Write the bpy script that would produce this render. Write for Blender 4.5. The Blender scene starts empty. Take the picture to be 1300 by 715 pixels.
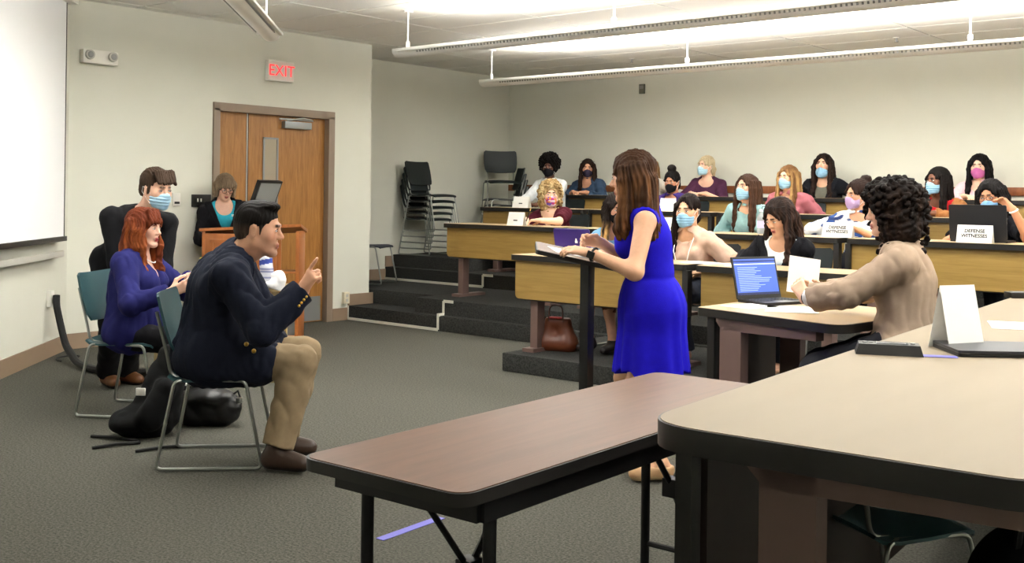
import bpy, bmesh, math, random
import numpy as np
from math import sin, cos, pi, radians as R
from mathutils import Vector, Matrix

# ------------------------------------------------------------------ camera, world, light, exposure
S = bpy.context.scene
COL = S.collection
HCAM = 1.35                                    # lens height; world X runs along the desk rows, Y up the tiers
FPX = 1364.0                                   # focal length in pixels of the 1300 px wide frame
_yaw = R(40)
FW = Vector((-sin(_yaw), cos(_yaw), 0)); RT = Vector((cos(_yaw), sin(_yaw), 0)); UP = Vector((0, 0, 1))
ROLL = 0.013
camd = bpy.data.cameras.new('camera'); cam = bpy.data.objects.new('camera', camd); COL.objects.link(cam)
_cx = (RT + UP * ROLL).normalized(); _cy = (UP - RT * ROLL).normalized(); _cz = -FW
cam.matrix_world = Matrix(((_cx.x, _cy.x, _cz.x, 0), (_cx.y, _cy.y, _cz.y, 0), (_cx.z, _cy.z, _cz.z, HCAM), (0, 0, 0, 1)))
camd.sensor_fit = 'HORIZONTAL'; camd.sensor_width = 36.0; camd.lens = FPX / 1300 * 36
camd.shift_y = -110.5 / 1300; camd.clip_start = 0.05
S.camera = cam

W = bpy.data.worlds.new('world'); S.world = W; W.use_nodes = True
W.node_tree.nodes['Background'].inputs[0].default_value = (0.9, 0.95, 1.0, 1)
W.node_tree.nodes['Background'].inputs[1].default_value = 0.05

LAMP_UP, LAMP_DOWN = 32.0, 6.5                 # watts per metre of pendant fixture, up and down
LAMP_COL = (1.0, 0.99, 0.965)
S.view_settings.view_transform = 'Standard'; S.view_settings.look = 'None'
S.view_settings.gamma = 1.0; S.view_settings.use_curve_mapping = False
S.view_settings.exposure = 0.0
S.cycles.use_denoising = True
S.cycles.max_bounces = 7; S.cycles.diffuse_bounces = 5; S.cycles.glossy_bounces = 3; S.cycles.transmission_bounces = 4
S.cycles.sample_clamp_indirect = 0.0; S.cycles.caustics_reflective = False; S.cycles.caustics_refractive = False

def at(px, py, D=None, Z=None, X=None, Y=None):
    """World point seen at a pixel of the 1300x715 frame, at a depth D or on a plane."""
    dx, dy = px - 650, 247 - py
    d = FW * FPX + RT * (dx - ROLL * dy) + UP * (dy + ROLL * dx)
    if Z is not None: t = (Z - HCAM) / d.z
    elif X is not None: t = X / d.x
    elif Y is not None: t = Y / d.y
    else: t = D / FPX
    return Vector((0, 0, HCAM)) + d * t

# ------------------------------------------------------------------ helpers
def lin(c):
    if isinstance(c, str):
        c = [int(c[i:i + 2], 16) / 255 for i in (0, 2, 4)]
    return tuple((v / 12.92 if v <= 0.04045 else ((v + 0.055) / 1.055) ** 2.4) for v in c)

def new_mat(name):
    m = bpy.data.materials.new(name); m.use_nodes = True
    return m, m.node_tree, m.node_tree.nodes['Principled BSDF']

def N(nt, t, **kw):
    n = nt.nodes.new(t)
    for k, v in kw.items():
        if k.startswith('i_'): n.inputs[k[2:].replace('_', ' ')].default_value = v
        else: setattr(n, k, v)
    return n

def plain(name, col, rough=0.5, metal=0.0, var=0.0, scale=20.0, bump=0.0, bscale=None, spec=0.5, stretch=(1, 1, 1)):
    """Principled material with procedural colour variation and bump."""
    m, nt, b = new_mat(name)
    c = lin(col)
    b.inputs['Base Color'].default_value = (*c, 1); b.inputs['Roughness'].default_value = rough
    b.inputs['Metallic'].default_value = metal; b.inputs['Specular IOR Level'].default_value = spec
    if var or bump:
        tc = N(nt, 'ShaderNodeTexCoord'); mp = N(nt, 'ShaderNodeMapping')
        mp.inputs['Scale'].default_value = stretch
        nt.links.new(tc.outputs['Object'], mp.inputs[0])
        nz = N(nt, 'ShaderNodeTexNoise', i_Scale=scale, i_Detail=5.0)
        nt.links.new(mp.outputs[0], nz.inputs['Vector'])
        if var:
            mx = N(nt, 'ShaderNodeMix', data_type='RGBA')
            mx.inputs[6].default_value = (*[v * (1 - var) for v in c], 1)
            mx.inputs[7].default_value = (*[min(1, v * (1 + var)) for v in c], 1)
            nt.links.new(nz.outputs['Fac'], mx.inputs[0]); nt.links.new(mx.outputs[2], b.inputs['Base Color'])
        if bump:
            n2 = nz
            if bscale:
                n2 = N(nt, 'ShaderNodeTexNoise', i_Scale=bscale, i_Detail=3.0); nt.links.new(mp.outputs[0], n2.inputs['Vector'])
            bp = N(nt, 'ShaderNodeBump', i_Strength=bump, i_Distance=0.01)
            nt.links.new(n2.outputs['Fac'], bp.inputs['Height']); nt.links.new(bp.outputs[0], b.inputs['Normal'])
    return m

def wood(name, a, b_, scale=(1, 1, 12), rough=0.4, wave=3.0, spec=.5):
    """Straight-grained wood: stretched noise between two tones."""
    m, nt, b = new_mat(name)
    tc = N(nt, 'ShaderNodeTexCoord'); mp = N(nt, 'ShaderNodeMapping'); mp.inputs['Scale'].default_value = scale
    nt.links.new(tc.outputs['Object'], mp.inputs[0])
    n1 = N(nt, 'ShaderNodeTexNoise', i_Scale=wave, i_Detail=8.0, i_Roughness=0.65, i_Distortion=0.6)
    nt.links.new(mp.outputs[0], n1.inputs['Vector'])
    cr = N(nt, 'ShaderNodeValToRGB')
    cr.color_ramp.elements[0].position = 0.32; cr.color_ramp.elements[0].color = (*lin(a), 1)
    cr.color_ramp.elements[1].position = 0.68; cr.color_ramp.elements[1].color = (*lin(b_), 1)
    nt.links.new(n1.outputs['Fac'], cr.inputs[0]); nt.links.new(cr.outputs[0], b.inputs['Base Color'])
    b.inputs['Roughness'].default_value = rough; b.inputs['Specular IOR Level'].default_value = spec
    return m

def emit(name, col, strength):
    m, nt, b = new_mat(name)
    b.inputs['Base Color'].default_value = (*lin(col), 1)
    b.inputs['Emission Color'].default_value = (*lin(col), 1); b.inputs['Emission Strength'].default_value = strength
    return m

class MB:
    """Collects shapes and links them as ONE mesh object."""
    def __init__(s): s.v = []; s.f = []; s.m = []; s.k = 0
    def mat(s, k): s.k = k; return s
    def add(s, vs, fs, M=None):
        o = len(s.v)
        s.v += [tuple(M @ Vector(p)) if M is not None else tuple(p) for p in vs]
        s.f += [tuple(i + o for i in f) for f in fs]; s.m += [s.k] * len(fs)
        return s
    def box(s, c, d, M=None, bev=0.0):
        x, y, z = d[0] / 2, d[1] / 2, d[2] / 2
        T = Matrix.Translation(Vector(c))
        if M is not None: T = T @ M.to_4x4()
        if not bev:
            vs = [(a * x, b * y, e * z) for e in (-1, 1) for b in (-1, 1) for a in (-1, 1)]
            return s.add(vs, [(0, 2, 3, 1), (4, 5, 7, 6), (0, 1, 5, 4), (2, 6, 7, 3), (0, 4, 6, 2), (1, 3, 7, 5)], T)
        bm = bmesh.new(); bmesh.ops.create_cube(bm, size=1.0)
        for v in bm.verts: v.co = Vector((v.co.x * d[0], v.co.y * d[1], v.co.z * d[2]))
        bmesh.ops.bevel(bm, geom=bm.edges[:], offset=bev, segments=2, affect='EDGES', profile=0.7)
        bm.verts.index_update()
        s.add([v.co[:] for v in bm.verts], [[v.index for v in f.verts] for f in bm.faces], T); bm.free(); return s
    def span(s, a, b, bev=0.0):
        return s.box([(a[i] + b[i]) / 2 for i in range(3)], [abs(b[i] - a[i]) for i in range(3)], None, bev)
    def prism(s, pts, z0, z1, M=None):
        """Outline in XY pushed from z0 to z1."""
        n = len(pts)
        vs = [(p[0], p[1], z0) for p in pts] + [(p[0], p[1], z1) for p in pts]
        return s.add(vs, [tuple(range(n))[::-1], tuple(range(n, 2 * n))] + [(i, (i + 1) % n, n + (i + 1) % n, n + i) for i in range(n)], M)
    def tube(s, path, r, n=8, closed=False, M=None):
        P = [Vector(p) for p in path]; m = len(P)
        rr = r if isinstance(r, (list, tuple)) else [r] * m
        vs = []; nrm = None
        for i, p in enumerate(P):
            t = ((P[(i + 1) % m] - P[i - 1]) if closed or 0 < i < m - 1 else (P[1] - P[0] if i == 0 else P[-1] - P[-2])).normalized()
            if nrm is None:
                nrm = t.orthogonal().normalized()
            else:
                nrm = (nrm - t * nrm.dot(t))
                nrm = nrm.normalized() if nrm.length > 1e-6 else t.orthogonal().normalized()
            bn = t.cross(nrm)
            vs += [p + (nrm * cos(2 * pi * k / n) + bn * sin(2 * pi * k / n)) * rr[i] for k in range(n)]
        fs = []
        for i in range(m if closed else m - 1):
            j = (i + 1) % m
            fs += [(i * n + k, i * n + (k + 1) % n, j * n + (k + 1) % n, j * n + k) for k in range(n)]
        if not closed: fs += [tuple(range(n))[::-1], tuple(range((m - 1) * n, m * n))]
        return s.add(vs, fs, M)
    def cyl(s, a, b, r, n=16, r2=None): return s.tube([a, b], [r, r if r2 is None else r2], n)
    def ball(s, c, r, n=12, M=None):
        rx, ry, rz = (r, r, r) if not isinstance(r, (tuple, list)) else r
        vs = [(0, 0, rz)]; m = n // 2
        for i in range(1, m):
            a = pi * i / m
            vs += [(rx * sin(a) * cos(2 * pi * k / n), ry * sin(a) * sin(2 * pi * k / n), rz * cos(a)) for k in range(n)]
        vs.append((0, 0, -rz)); fs = [(0, 1 + k, 1 + (k + 1) % n) for k in range(n)]
        for i in range(m - 2):
            a = 1 + i * n
            fs += [(a + k, a + n + k, a + n + (k + 1) % n, a + (k + 1) % n) for k in range(n)]
        a = 1 + (m - 2) * n
        fs += [(a + k, len(vs) - 1, a + (k + 1) % n) for k in range(n)]
        T = Matrix.Translation(Vector(c))
        if M is not None: T = T @ M.to_4x4()
        return s.add(vs, fs, T)
    def grid(s, fn, nu, nv):
        """Open surface from fn(u, v) with u, v in 0..1."""
        vs = [fn(i / nu, j / nv) for i in range(nu + 1) for j in range(nv + 1)]
        return s.add(vs, [(i * (nv + 1) + j, (i + 1) * (nv + 1) + j, (i + 1) * (nv + 1) + j + 1, i * (nv + 1) + j + 1) for i in range(nu) for j in range(nv)])
    def mesh(s, name, mats, smooth=35):
        me = bpy.data.meshes.new(name); me.from_pydata(s.v, [], s.f)
        for m in (mats if isinstance(mats, (list, tuple)) else [mats]): me.materials.append(m)
        me.polygons.foreach_set('material_index', s.m)
        if smooth:
            me.polygons.foreach_set('use_smooth', [True] * len(s.f)); me.set_sharp_from_angle(angle=R(smooth))
        me.update(); return me
    def build(s, name, mats, parent=None, smooth=35, loc=None, rotz=0):
        o = bpy.data.objects.new(name, s.mesh(name, mats, smooth)); COL.objects.link(o)
        if parent is not None: o.parent = parent
        if loc is not None: o.location = loc
        if rotz: o.rotation_euler = (0, 0, rotz)
        return o

def tag(o, label, cat, group=None):
    o['label'] = label; o['category'] = cat
    if group: o['group'] = group
    return o

def thing(name, label, cat, loc=(0, 0, 0), rotz=0, group=None):
    o = bpy.data.objects.new(name, None); COL.objects.link(o); o.empty_display_size = 0.1
    o.location = loc; o.rotation_euler = (0, 0, rotz)
    return tag(o, label, cat, group)

def struct(o, label=None):
    o['kind'] = 'structure'
    if label: o['label'] = label
    return o

def dup(root, loc, rotz, label, group=None):
    r = root.copy(); COL.objects.link(r); r.location = loc; r.rotation_euler = (0, 0, rotz); r['label'] = label
    if group: r['group'] = group
    for ch in list(root.children):
        c = ch.copy(); COL.objects.link(c); c.parent = r
        for g in list(ch.children):
            d = g.copy(); COL.objects.link(d); d.parent = c
    return r

def rrect(w, d, r, n=5, cx=0, cy=0):
    """Rounded rectangle outline, counter-clockwise."""
    pts = []
    for sx, sy, a0 in ((1, 1, 0), (-1, 1, 90), (-1, -1, 180), (1, -1, 270)):
        for i in range(n + 1):
            a = R(a0 + 90 * i / n)
            pts.append((cx + sx * (w / 2 - r) + r * cos(a), cy + sy * (d / 2 - r) + r * sin(a)))
    return pts

def arc(path, r=0.04, n=4):
    """Rounds the inner corners of a polyline."""
    P = [Vector(p) for p in path]; out = [P[0]]
    for i in range(1, len(P) - 1):
        a = (P[i - 1] - P[i]); b = (P[i + 1] - P[i]); q = min(r, a.length * .45, b.length * .45)
        s0 = P[i] + a.normalized() * q; s1 = P[i] + b.normalized() * q
        for k in range(n + 1):
            t = k / n
            out.append(s0 * (1 - t) ** 2 + P[i] * 2 * t * (1 - t) + s1 * t * t)
    return out + [P[-1]]

FONT_MATS = {}
def text_mesh(name, txt, size, mat_, parent, M, ext=0.001, align='CENTER', space=1.0, bold=0.0):
    """Lettering as a thin mesh in the XY plane of M."""
    cu = bpy.data.curves.new(name, 'FONT'); cu.body = txt; cu.size = size; cu.extrude = ext
    cu.align_x = align; cu.align_y = 'CENTER'; cu.space_line = 0.95; cu.space_character = space; cu.resolution_u = 3; cu.offset = bold
    t = bpy.data.objects.new(name + '_source', cu); COL.objects.link(t)
    bpy.context.view_layer.update()
    me = bpy.data.meshes.new_from_object(t.evaluated_get(bpy.context.evaluated_depsgraph_get()))
    bpy.data.objects.remove(t); bpy.data.curves.remove(cu)
    me.name = name; me.materials.clear(); me.materials.append(mat_)
    o = bpy.data.objects.new(name, me); COL.objects.link(o); o.parent = parent
    o.matrix_parent_inverse = Matrix.Identity(4); o.matrix_local = M
    return o

def frame(x, y, z, o):
    return Matrix(((x[0], y[0], z[0], o[0]), (x[1], y[1], z[1], o[1]), (x[2], y[2], z[2], o[2]), (0, 0, 0, 1)))

# ------------------------------------------------------------------ materials of the room
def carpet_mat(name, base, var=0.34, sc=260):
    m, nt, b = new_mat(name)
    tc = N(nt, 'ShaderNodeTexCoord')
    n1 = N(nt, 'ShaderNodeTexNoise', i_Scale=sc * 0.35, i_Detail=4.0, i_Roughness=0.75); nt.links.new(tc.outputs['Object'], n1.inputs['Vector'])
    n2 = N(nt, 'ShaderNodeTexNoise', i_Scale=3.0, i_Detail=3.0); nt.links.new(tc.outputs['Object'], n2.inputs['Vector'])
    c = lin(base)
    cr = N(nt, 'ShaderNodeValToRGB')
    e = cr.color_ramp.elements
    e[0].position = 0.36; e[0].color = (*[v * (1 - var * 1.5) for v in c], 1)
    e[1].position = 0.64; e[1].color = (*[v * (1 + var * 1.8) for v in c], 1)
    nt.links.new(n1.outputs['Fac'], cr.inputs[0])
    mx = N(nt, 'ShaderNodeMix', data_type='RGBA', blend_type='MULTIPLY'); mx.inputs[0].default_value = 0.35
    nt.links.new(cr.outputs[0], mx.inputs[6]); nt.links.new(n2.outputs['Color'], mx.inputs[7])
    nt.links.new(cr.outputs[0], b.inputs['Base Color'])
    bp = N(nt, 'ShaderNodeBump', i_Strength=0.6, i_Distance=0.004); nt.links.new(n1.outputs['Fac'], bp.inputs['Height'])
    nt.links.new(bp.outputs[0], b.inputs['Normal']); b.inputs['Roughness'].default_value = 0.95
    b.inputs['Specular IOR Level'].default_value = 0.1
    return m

M = {}
M['wall'] = plain('wall_paint', 'd4d4c8', 0.85, var=0.03, scale=3, bump=0.04, bscale=120, spec=0.2)
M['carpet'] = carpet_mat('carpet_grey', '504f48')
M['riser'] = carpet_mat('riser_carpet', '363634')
M['tile'] = plain('ceiling_tile', 'e8e7e2', 0.95, var=0.05, scale=90, bump=0.25, bscale=160, spec=0.1)
M['grid'] = plain('ceiling_grid', 'b9b7b0', 0.6)
M['base'] = plain('baseboard_brown', '8d7863', 0.6, var=0.05)
M['rail'] = wood('chair_rail_wood', '7a4526', '93582f', (12, 1, 1))
M['frame'] = plain('door_frame_taupe', '8b7a68', 0.5, var=0.04)
M['oak'] = wood('oak_veneer', '8a5a28', 'b07c3e', (9, 9, 0.8), 0.4, 4.0)
M['lectern'] = wood('lectern_wood', '99592a', 'b06a34', (6, 6, 0.7), 0.35)
M['panel'] = wood('desk_panel_wood', '8c6f35', 'a28347', (0.8, 3, 14), 0.42, 2.5)
M['top'] = plain('desk_top_laminate', '897c69', 0.55, var=0.06, scale=4, stretch=(3, 0.5, 1), spec=0.15)
M['ttop'] = plain('tier_top_laminate', 'b39a76', 0.35, var=0.06, scale=4, stretch=(0.5, 3, 1))
M['ftop'] = wood('walnut_laminate', '5e4333', '6d4f3c', (7, 0.6, 1), 0.42, spec=.22)
M['black'] = plain('black_edge', '15120f', 0.45)
M['blackmetal'] = plain('black_metal', '121213', 0.4, 0.2)
M['brownsteel'] = plain('brown_steel', '6e5750', 0.5, 0.0, var=0.05)
M['darkpanel'] = plain('dark_panel', '2a1c15', 0.5, var=0.15, scale=6)
M['chrome'] = plain('dull_chrome', '9a9d98', 0.3, 0.85)
M['teal'] = plain('teal_plastic', '2f5359', 0.45, var=0.06)
M['tealdark'] = plain('dark_green_plastic', '121b1c', 0.5, var=0.08)
M['navyseat'] = plain('navy_seat', '1e2333', 0.6)
M['white'] = plain('white_plastic', 'e6e4dc', 0.4)
M['whitepaint'] = plain('white_enamel', 'e9e8e4', 0.3)
M['offwhite'] = plain('ivory_plastic', 'd6cdb4', 0.45)
M['paper'] = plain('paper', 'efeeea', 0.8, spec=0.2)
M['ink'] = plain('black_ink', '161616', 0.7)
M['grey'] = plain('grey_metal', '8f9190', 0.4, 0.5)
M['lightgrey'] = plain('light_grey', 'b8b6ae', 0.5)
M['tape'] = plain('white_tape', 'd8d6c8', 0.7)
M['bluetape'] = plain('blue_tape', '6a66b8', 0.7)
M['screen'] = plain('screen_cloth', 'e9eaec', 0.8, spec=0.2)

# ------------------------------------------------------------------ room shell
XL, XA, YB, XR, YF, ZC = -8.65, -9.55, 11.3, 3.2, -1.5, 2.95
YJ = 7.92                                       # where the door wall steps back
struct(MB().span((XA - .3, YF - .3, -.12), (XR + .3, YB + .3, 0)).build('floor', M['carpet']), 'grey flecked carpet floor')

cl = struct(MB().span((XA - .2, YF - .2, ZC + .014), (XR + .2, YB + .2, ZC + .12)).build('ceiling', M['grid']), 'suspended ceiling with pale tiles')
tw, td = 1.22, 0.61
tme = MB().box((0, 0, .006), (tw - .022, td - .022, .016)).mesh('ceiling_tile', M['tile'])
i = 0
nx, ny = int((XR - XA) / tw) + 1, int((YB - YF) / td) + 1
for a in range(nx):
    for b in range(ny):
        x, y = XA + .45 + a * tw, YF + .2 + b * td
        if x + y < -4.6 or x > XR + .1 or (x < XL - .5 and y < YJ - .2): continue
        o = bpy.data.objects.new('ceiling_tile', tme); COL.objects.link(o); o.parent = cl; o.location = (x, y, ZC)

# door wall in three pieces round the opening
DY0, DY1, DZ = 5.97, 7.345, 2.135
w = MB().span((XL - .2, 4.40, 0), (XL, DY0, ZC)).span((XL - .2, DY1, 0), (XL, YJ, ZC)).span((XL - .2, DY0, DZ), (XL, DY1, ZC))
w.span((XA - .15, YJ - .15, 0), (XL - .2, YJ, ZC))
struct(w.build('wall_left', M['wall'], smooth=0), 'cream wall with the double door')
struct(MB().span((XA - .2, YJ - .1, 0), (XA, YB + .2, ZC)).build('wall_alcove', M['wall'], smooth=0), 'set back cream side wall beside the risers')
struct(MB().span((XA - .2, YB, 0), (XR + .2, YB + .2, ZC)).build('wall_back', M['wall'], smooth=0), 'cream back wall behind the last row')
struct(MB().span((XR, YF - .2, 0), (XR + .2, YB, ZC)).build('wall_right', M['wall'], smooth=0))
struct(MB().span((-2.66, YF - .2, 0), (XR, YF, ZC)).build('wall_front', M['wall'], smooth=0))
# diagonal wall x + y = -4.14 that carries the screen
dg = MB().prism([(XL, 4.51), (-2.64, -1.5), (-2.64 - .16, -1.5 - .16), (XL - .16, 4.35)][::-1], 0, ZC)
struct(dg.build('wall_screen', M['wall'], smooth=0), 'diagonal cream wall behind the projection screen')

def bbrd(name, a, b, nrm, z0=0, h=.13, t=.014):
    a, b, n = Vector(a), Vector(b), Vector(nrm)
    pts = [a, b, b + n * t, a + n * t]
    struct(MB().prism([(p.x, p.y) for p in pts], z0, z0 + h).build(name, M['base'], smooth=0), 'taupe baseboard')
bbrd('baseboard_left', (XL, DY0 - .05), (XL, 4.51), (1, 0))
bbrd('baseboard_left', (XL, 7.62), (XL, DY1 + .06), (1, 0))
bbrd('baseboard_left', (XL, 7.97), (XL, 7.62), (1, 0), .15, .12)
bbrd('baseboard_screen', (XL, 4.51), (-2.64, -1.5), (.7071, .7071))
bbrd('baseboard_alcove', (XA, 9.0), (XA, YJ), (1, 0), .30)
bbrd('baseboard_alcove', (XA, 10.3), (XA, 9.0), (1, 0), .455)
struct(MB().span((XA + .02, YB - .025, 1.40), (XR, YB, 1.485), .006).build('trim_1', M['rail']), 'brown wooden chair rail along the back wall')

# carpeted tiers
TZ = {1: .14, 2: .30, 3: .455, 4: .61}
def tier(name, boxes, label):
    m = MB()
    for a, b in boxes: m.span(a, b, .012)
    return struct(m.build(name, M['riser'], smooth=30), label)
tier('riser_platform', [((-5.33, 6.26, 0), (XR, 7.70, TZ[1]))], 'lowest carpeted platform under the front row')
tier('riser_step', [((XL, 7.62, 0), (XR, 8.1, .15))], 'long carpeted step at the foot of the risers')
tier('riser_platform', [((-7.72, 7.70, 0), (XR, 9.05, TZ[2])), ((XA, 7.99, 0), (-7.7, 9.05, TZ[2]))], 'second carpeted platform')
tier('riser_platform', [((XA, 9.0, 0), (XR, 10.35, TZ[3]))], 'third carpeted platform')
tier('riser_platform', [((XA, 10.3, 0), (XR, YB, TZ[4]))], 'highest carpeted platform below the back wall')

def strip(pts, nrm, label, wdt=.028):
    """Tape: short boxes along a polyline on the riser faces."""
    m = MB()
    for a, b in zip(pts[:-1], pts[1:]):
        a, b = Vector(a), Vector(b); c = (a + b) / 2; d = b - a
        s = [max(abs(d[i]), wdt if i != nrm[0] else .004) for i in range(3)]
        m.box(c, s)
    return tag(m.build('edge_tape', M['tape'], smooth=0), label, 'tape', 'white tape edging the risers')
strip([(XL + .02, 7.606, .15), (XL + .02, 7.606, .016), (-7.31, 7.606, .016), (-7.31, 7.606, .152), (-7.31, 7.684, .166), (-7.31, 7.684, .29), (-7.18, 7.684, .29)], (1,), 'white tape outlining the lowest aisle step by the wall corner')
strip([(XA + .02, 8.984, .316), (-7.95, 8.984, .316), (-7.95, 8.984, .445), (-7.80, 8.984, .445)], (1,), 'white tape along the foot of the second aisle step')
strip([(-9.0, 10.284, .60), (-9.0, 10.284, .47), (-7.8, 10.284, .47)], (1,), 'white tape along the highest riser behind the second desk row')

# ------------------------------------------------------------------ door
d1 = thing('door_1', 'oak veneer double door in a taupe frame', 'door', (XL, (DY0 + DY1) / 2, 0)); del d1['category']; d1['kind'] = 'structure'
def ch(m, name, mat_, par, org, smooth=35):
    """Child whose mesh was written in world coordinates."""
    m.v = [tuple(Vector(v) - Vector(org)) for v in m.v]
    return m.build(name, mat_, par, smooth)
DO = d1.location
f = MB().span((XL - .15, DY0 - .05, 0), (XL + .025, DY0 + .02, DZ), .006).span((XL - .15, DY1 - .03, 0), (XL + .025, DY1 + .05, DZ), .006)
f.span((XL - .15, DY0 - .05, DZ - .03), (XL + .025, DY1 + .05, DZ + .05), .006)
ch(f, 'door_frame', M['frame'], d1, DO)
lf = ch(MB().span((XL - .10, DY0 + .02, .01), (XL - .05, 6.34, DZ - .03)), 'door_leaf', M['oak'], d1, DO)
rt = ch(MB().span((XL - .10, 6.365, .01), (XL - .05, DY1 - .03, DZ - .03)), 'door_leaf', M['oak'], d1, DO)
ch(MB().span((XL - .10, 6.338, .01), (XL - .043, 6.350, DZ - .03)), 'astragal', M['lightgrey'], d1, DO)
ch(MB().span((XL - .12, 6.352, .01), (XL - .053, 6.364, DZ - .03)), 'door_gap', M['black'], d1, DO)
g = MB()
for a, b in (((6.535, 1.20), (6.555, 1.885)), ((6.70, 1.20), (6.72, 1.885)), ((6.535, 1.865), (6.72, 1.885)), ((6.535, 1.20), (6.72, 1.22))):
    g.span((XL - .052, a[0], a[1]), (XL - .040, b[0], b[1]))
vf = ch(g, 'vision_frame', M['grey'], rt, DO)
ch(MB().span((XL - .052, 6.552, 1.215), (XL - .047, 6.704, 1.87)), 'vision_glass', plain('door_glass', 'a79c88', 0.12), rt, DO)
cz = MB().span((XL - .05, 6.76, 1.985), (XL + .01, 7.10, 2.055), .008)
ch(cz, 'door_closer', M['grey'], rt, DO)
ch(MB().span((XL - .04, 6.72, 2.07), (XL - .02, 7.14, 2.085)).tube([(XL - .01, 6.80, 2.06), (XL + .05, 6.95, 2.09), (XL - .02, 7.12, 2.085)], .008, 6), 'closer_arm', M['lightgrey'], rt, DO)
ch(MB().span((XL - .052, 6.40, .02), (XL - .046, DY1 - .06, .27)), 'kick_plate', M['grey'], rt, DO)
ch(MB().tube(arc([(XL - .05, 6.46, .95), (XL - .01, 6.46, .95), (XL - .01, 6.46, 1.12), (XL - .05, 6.46, 1.12)], .02), .009), 'door_handle', M['grey'], rt, DO)

# ------------------------------------------------------------------ things on the walls
e = thing('exit_sign', 'white exit sign with red letters above the door', 'sign', (XL, 6.667, 2.54))
MB().box((.03, 0, 0), (.06, .31, .20), None, .008).build('housing', M['white'], e)
MB().box((.061, 0, 0), (.004, .285, .175)).build('face_plate', plain('sign_face', 'e7d9d2', 0.5), e)
text_mesh('lettering', 'EXIT', .155, emit('exit_red', 'ff2a33', 1.4), e, frame((0, 1, 0), (0, 0, 1), (1, 0, 0), (.0635, 0, -.002)), .001, space=1.0)
e = thing('emergency_light', 'white twin lamp emergency light high on the wall beside the screen', 'light', (XL, 4.755, 2.475))
MB().box((.035, 0, 0), (.07, .32, .115), None, .012).build('housing', M['white'], e)
for sy in (-1, 1):
    l = MB().tube([(.07, sy * .105, .012), (.09, sy * .105, .012), (.092, sy * .105, .012)], [.042, .040, .03], 16).build('lamp_head', M['lightgrey'], e)
    MB().ball((.092, sy * .105, .012), (.006, .027, .027), 12).build('lens', M['grey'], l)
e = thing('wall_thermostat', 'small white switch plate on the wall left of the door', 'switch', (XL, 5.535, 1.265))
MB().box((.012, 0, 0), (.024, .075, .115), None, .004).build('plate', M['white'], e)
MB().box((.026, .0, -.03), (.006, .05, .02)).build('dark_button', M['ink'], e)
e = thing('wall_control_plate', 'black control plate with two small switches left of the door', 'switch', (XL, 5.80, 1.255))
MB().box((.01, 0, 0), (.02, .20, .115), None, .004).build('plate', M['black'], e)
for y in (-.045, -.01): MB().box((.022, y, .005), (.006, .012, .03)).build('toggle', M['white'], e)
e = thing('wall_outlet', 'ivory outlet box low on the wall right of the door', 'outlet', (XL, 7.575, .235))
MB().box((.02, 0, 0), (.04, .075, .12), None, .005).build('box', M['offwhite'], e)
for z in (-.025, .025): MB().box((.041, 0, z), (.004, .03, .032)).build('socket', M['lightgrey'], e)
e = thing('wall_sensor', 'small grey sensor box high on the back wall', 'sensor', (-7.376, YB, 2.687))
MB().box((0, -.015, 0), (.075, .03, .12), None, .004).build('box', plain('sensor_grey', '6d7064', 0.6), e)
MB().box((0, -.032, .02), (.05, .004, .04)).build('vent', M['grey'], e)

# ------------------------------------------------------------------ projection screen on the diagonal wall
u = Vector((.7071, -.7071, 0)); nrm = Vector((.7071, .7071, 0))
sc = thing('projection_screen', 'large white pull-down projection screen with a black border on the diagonal wall', 'screen', at(80, 303, D=1).to_tuple())
SO = Vector((-8.34, 4.32, 0)); sc.location = SO
SR = frame(u, nrm, (0, 0, 1), (0, 0, 0))
def sbox(m, a, b, bev=0):
    n0 = len(m.v); m.span(a, b, bev)
    m.v[n0:] = [tuple(SR @ Vector(v)) for v in m.v[n0:]]; return m
sbox(MB(), (.012, -.002, .965), (2.75, .002, 2.86)).build('screen_surface', M['screen'], sc)
for x in (0, 2.75): sbox(MB(), (x, -.006, .95), (x + .012, .006, 2.86)).build('side_border', M['black'], sc)
sbox(MB(), (-.03, -.018, .928), (2.79, .018, .968), .006).build('weight_bar', M['black'], sc)
sbox(MB(), (-.08, -.07, 2.85), (2.84, .07, 2.945), .01).build('screen_case', M['white'], sc)
sbox(MB(), (1.36, -.005, .89), (1.40, .005, .93)).build('pull_tab', M['black'], sc)
bd = thing('marker_tray', 'grey metal marker tray on the wall below the screen', 'tray', (-8.33, 4.19, 0))
sbox(MB(), (-.10, .0, .80), (2.4, .085, .818), .004).build('tray', M['lightgrey'], bd)
sbox(MB(), (-.10, .075, .805), (2.4, .09, .85), .004).build('front_lip', M['lightgrey'], bd)
sbox(MB(), (.05, -.02, .818), (2.38, .0, 2.0)).build('board', plain('board_white', 'dcdcd8', 0.3), bd)

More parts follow.
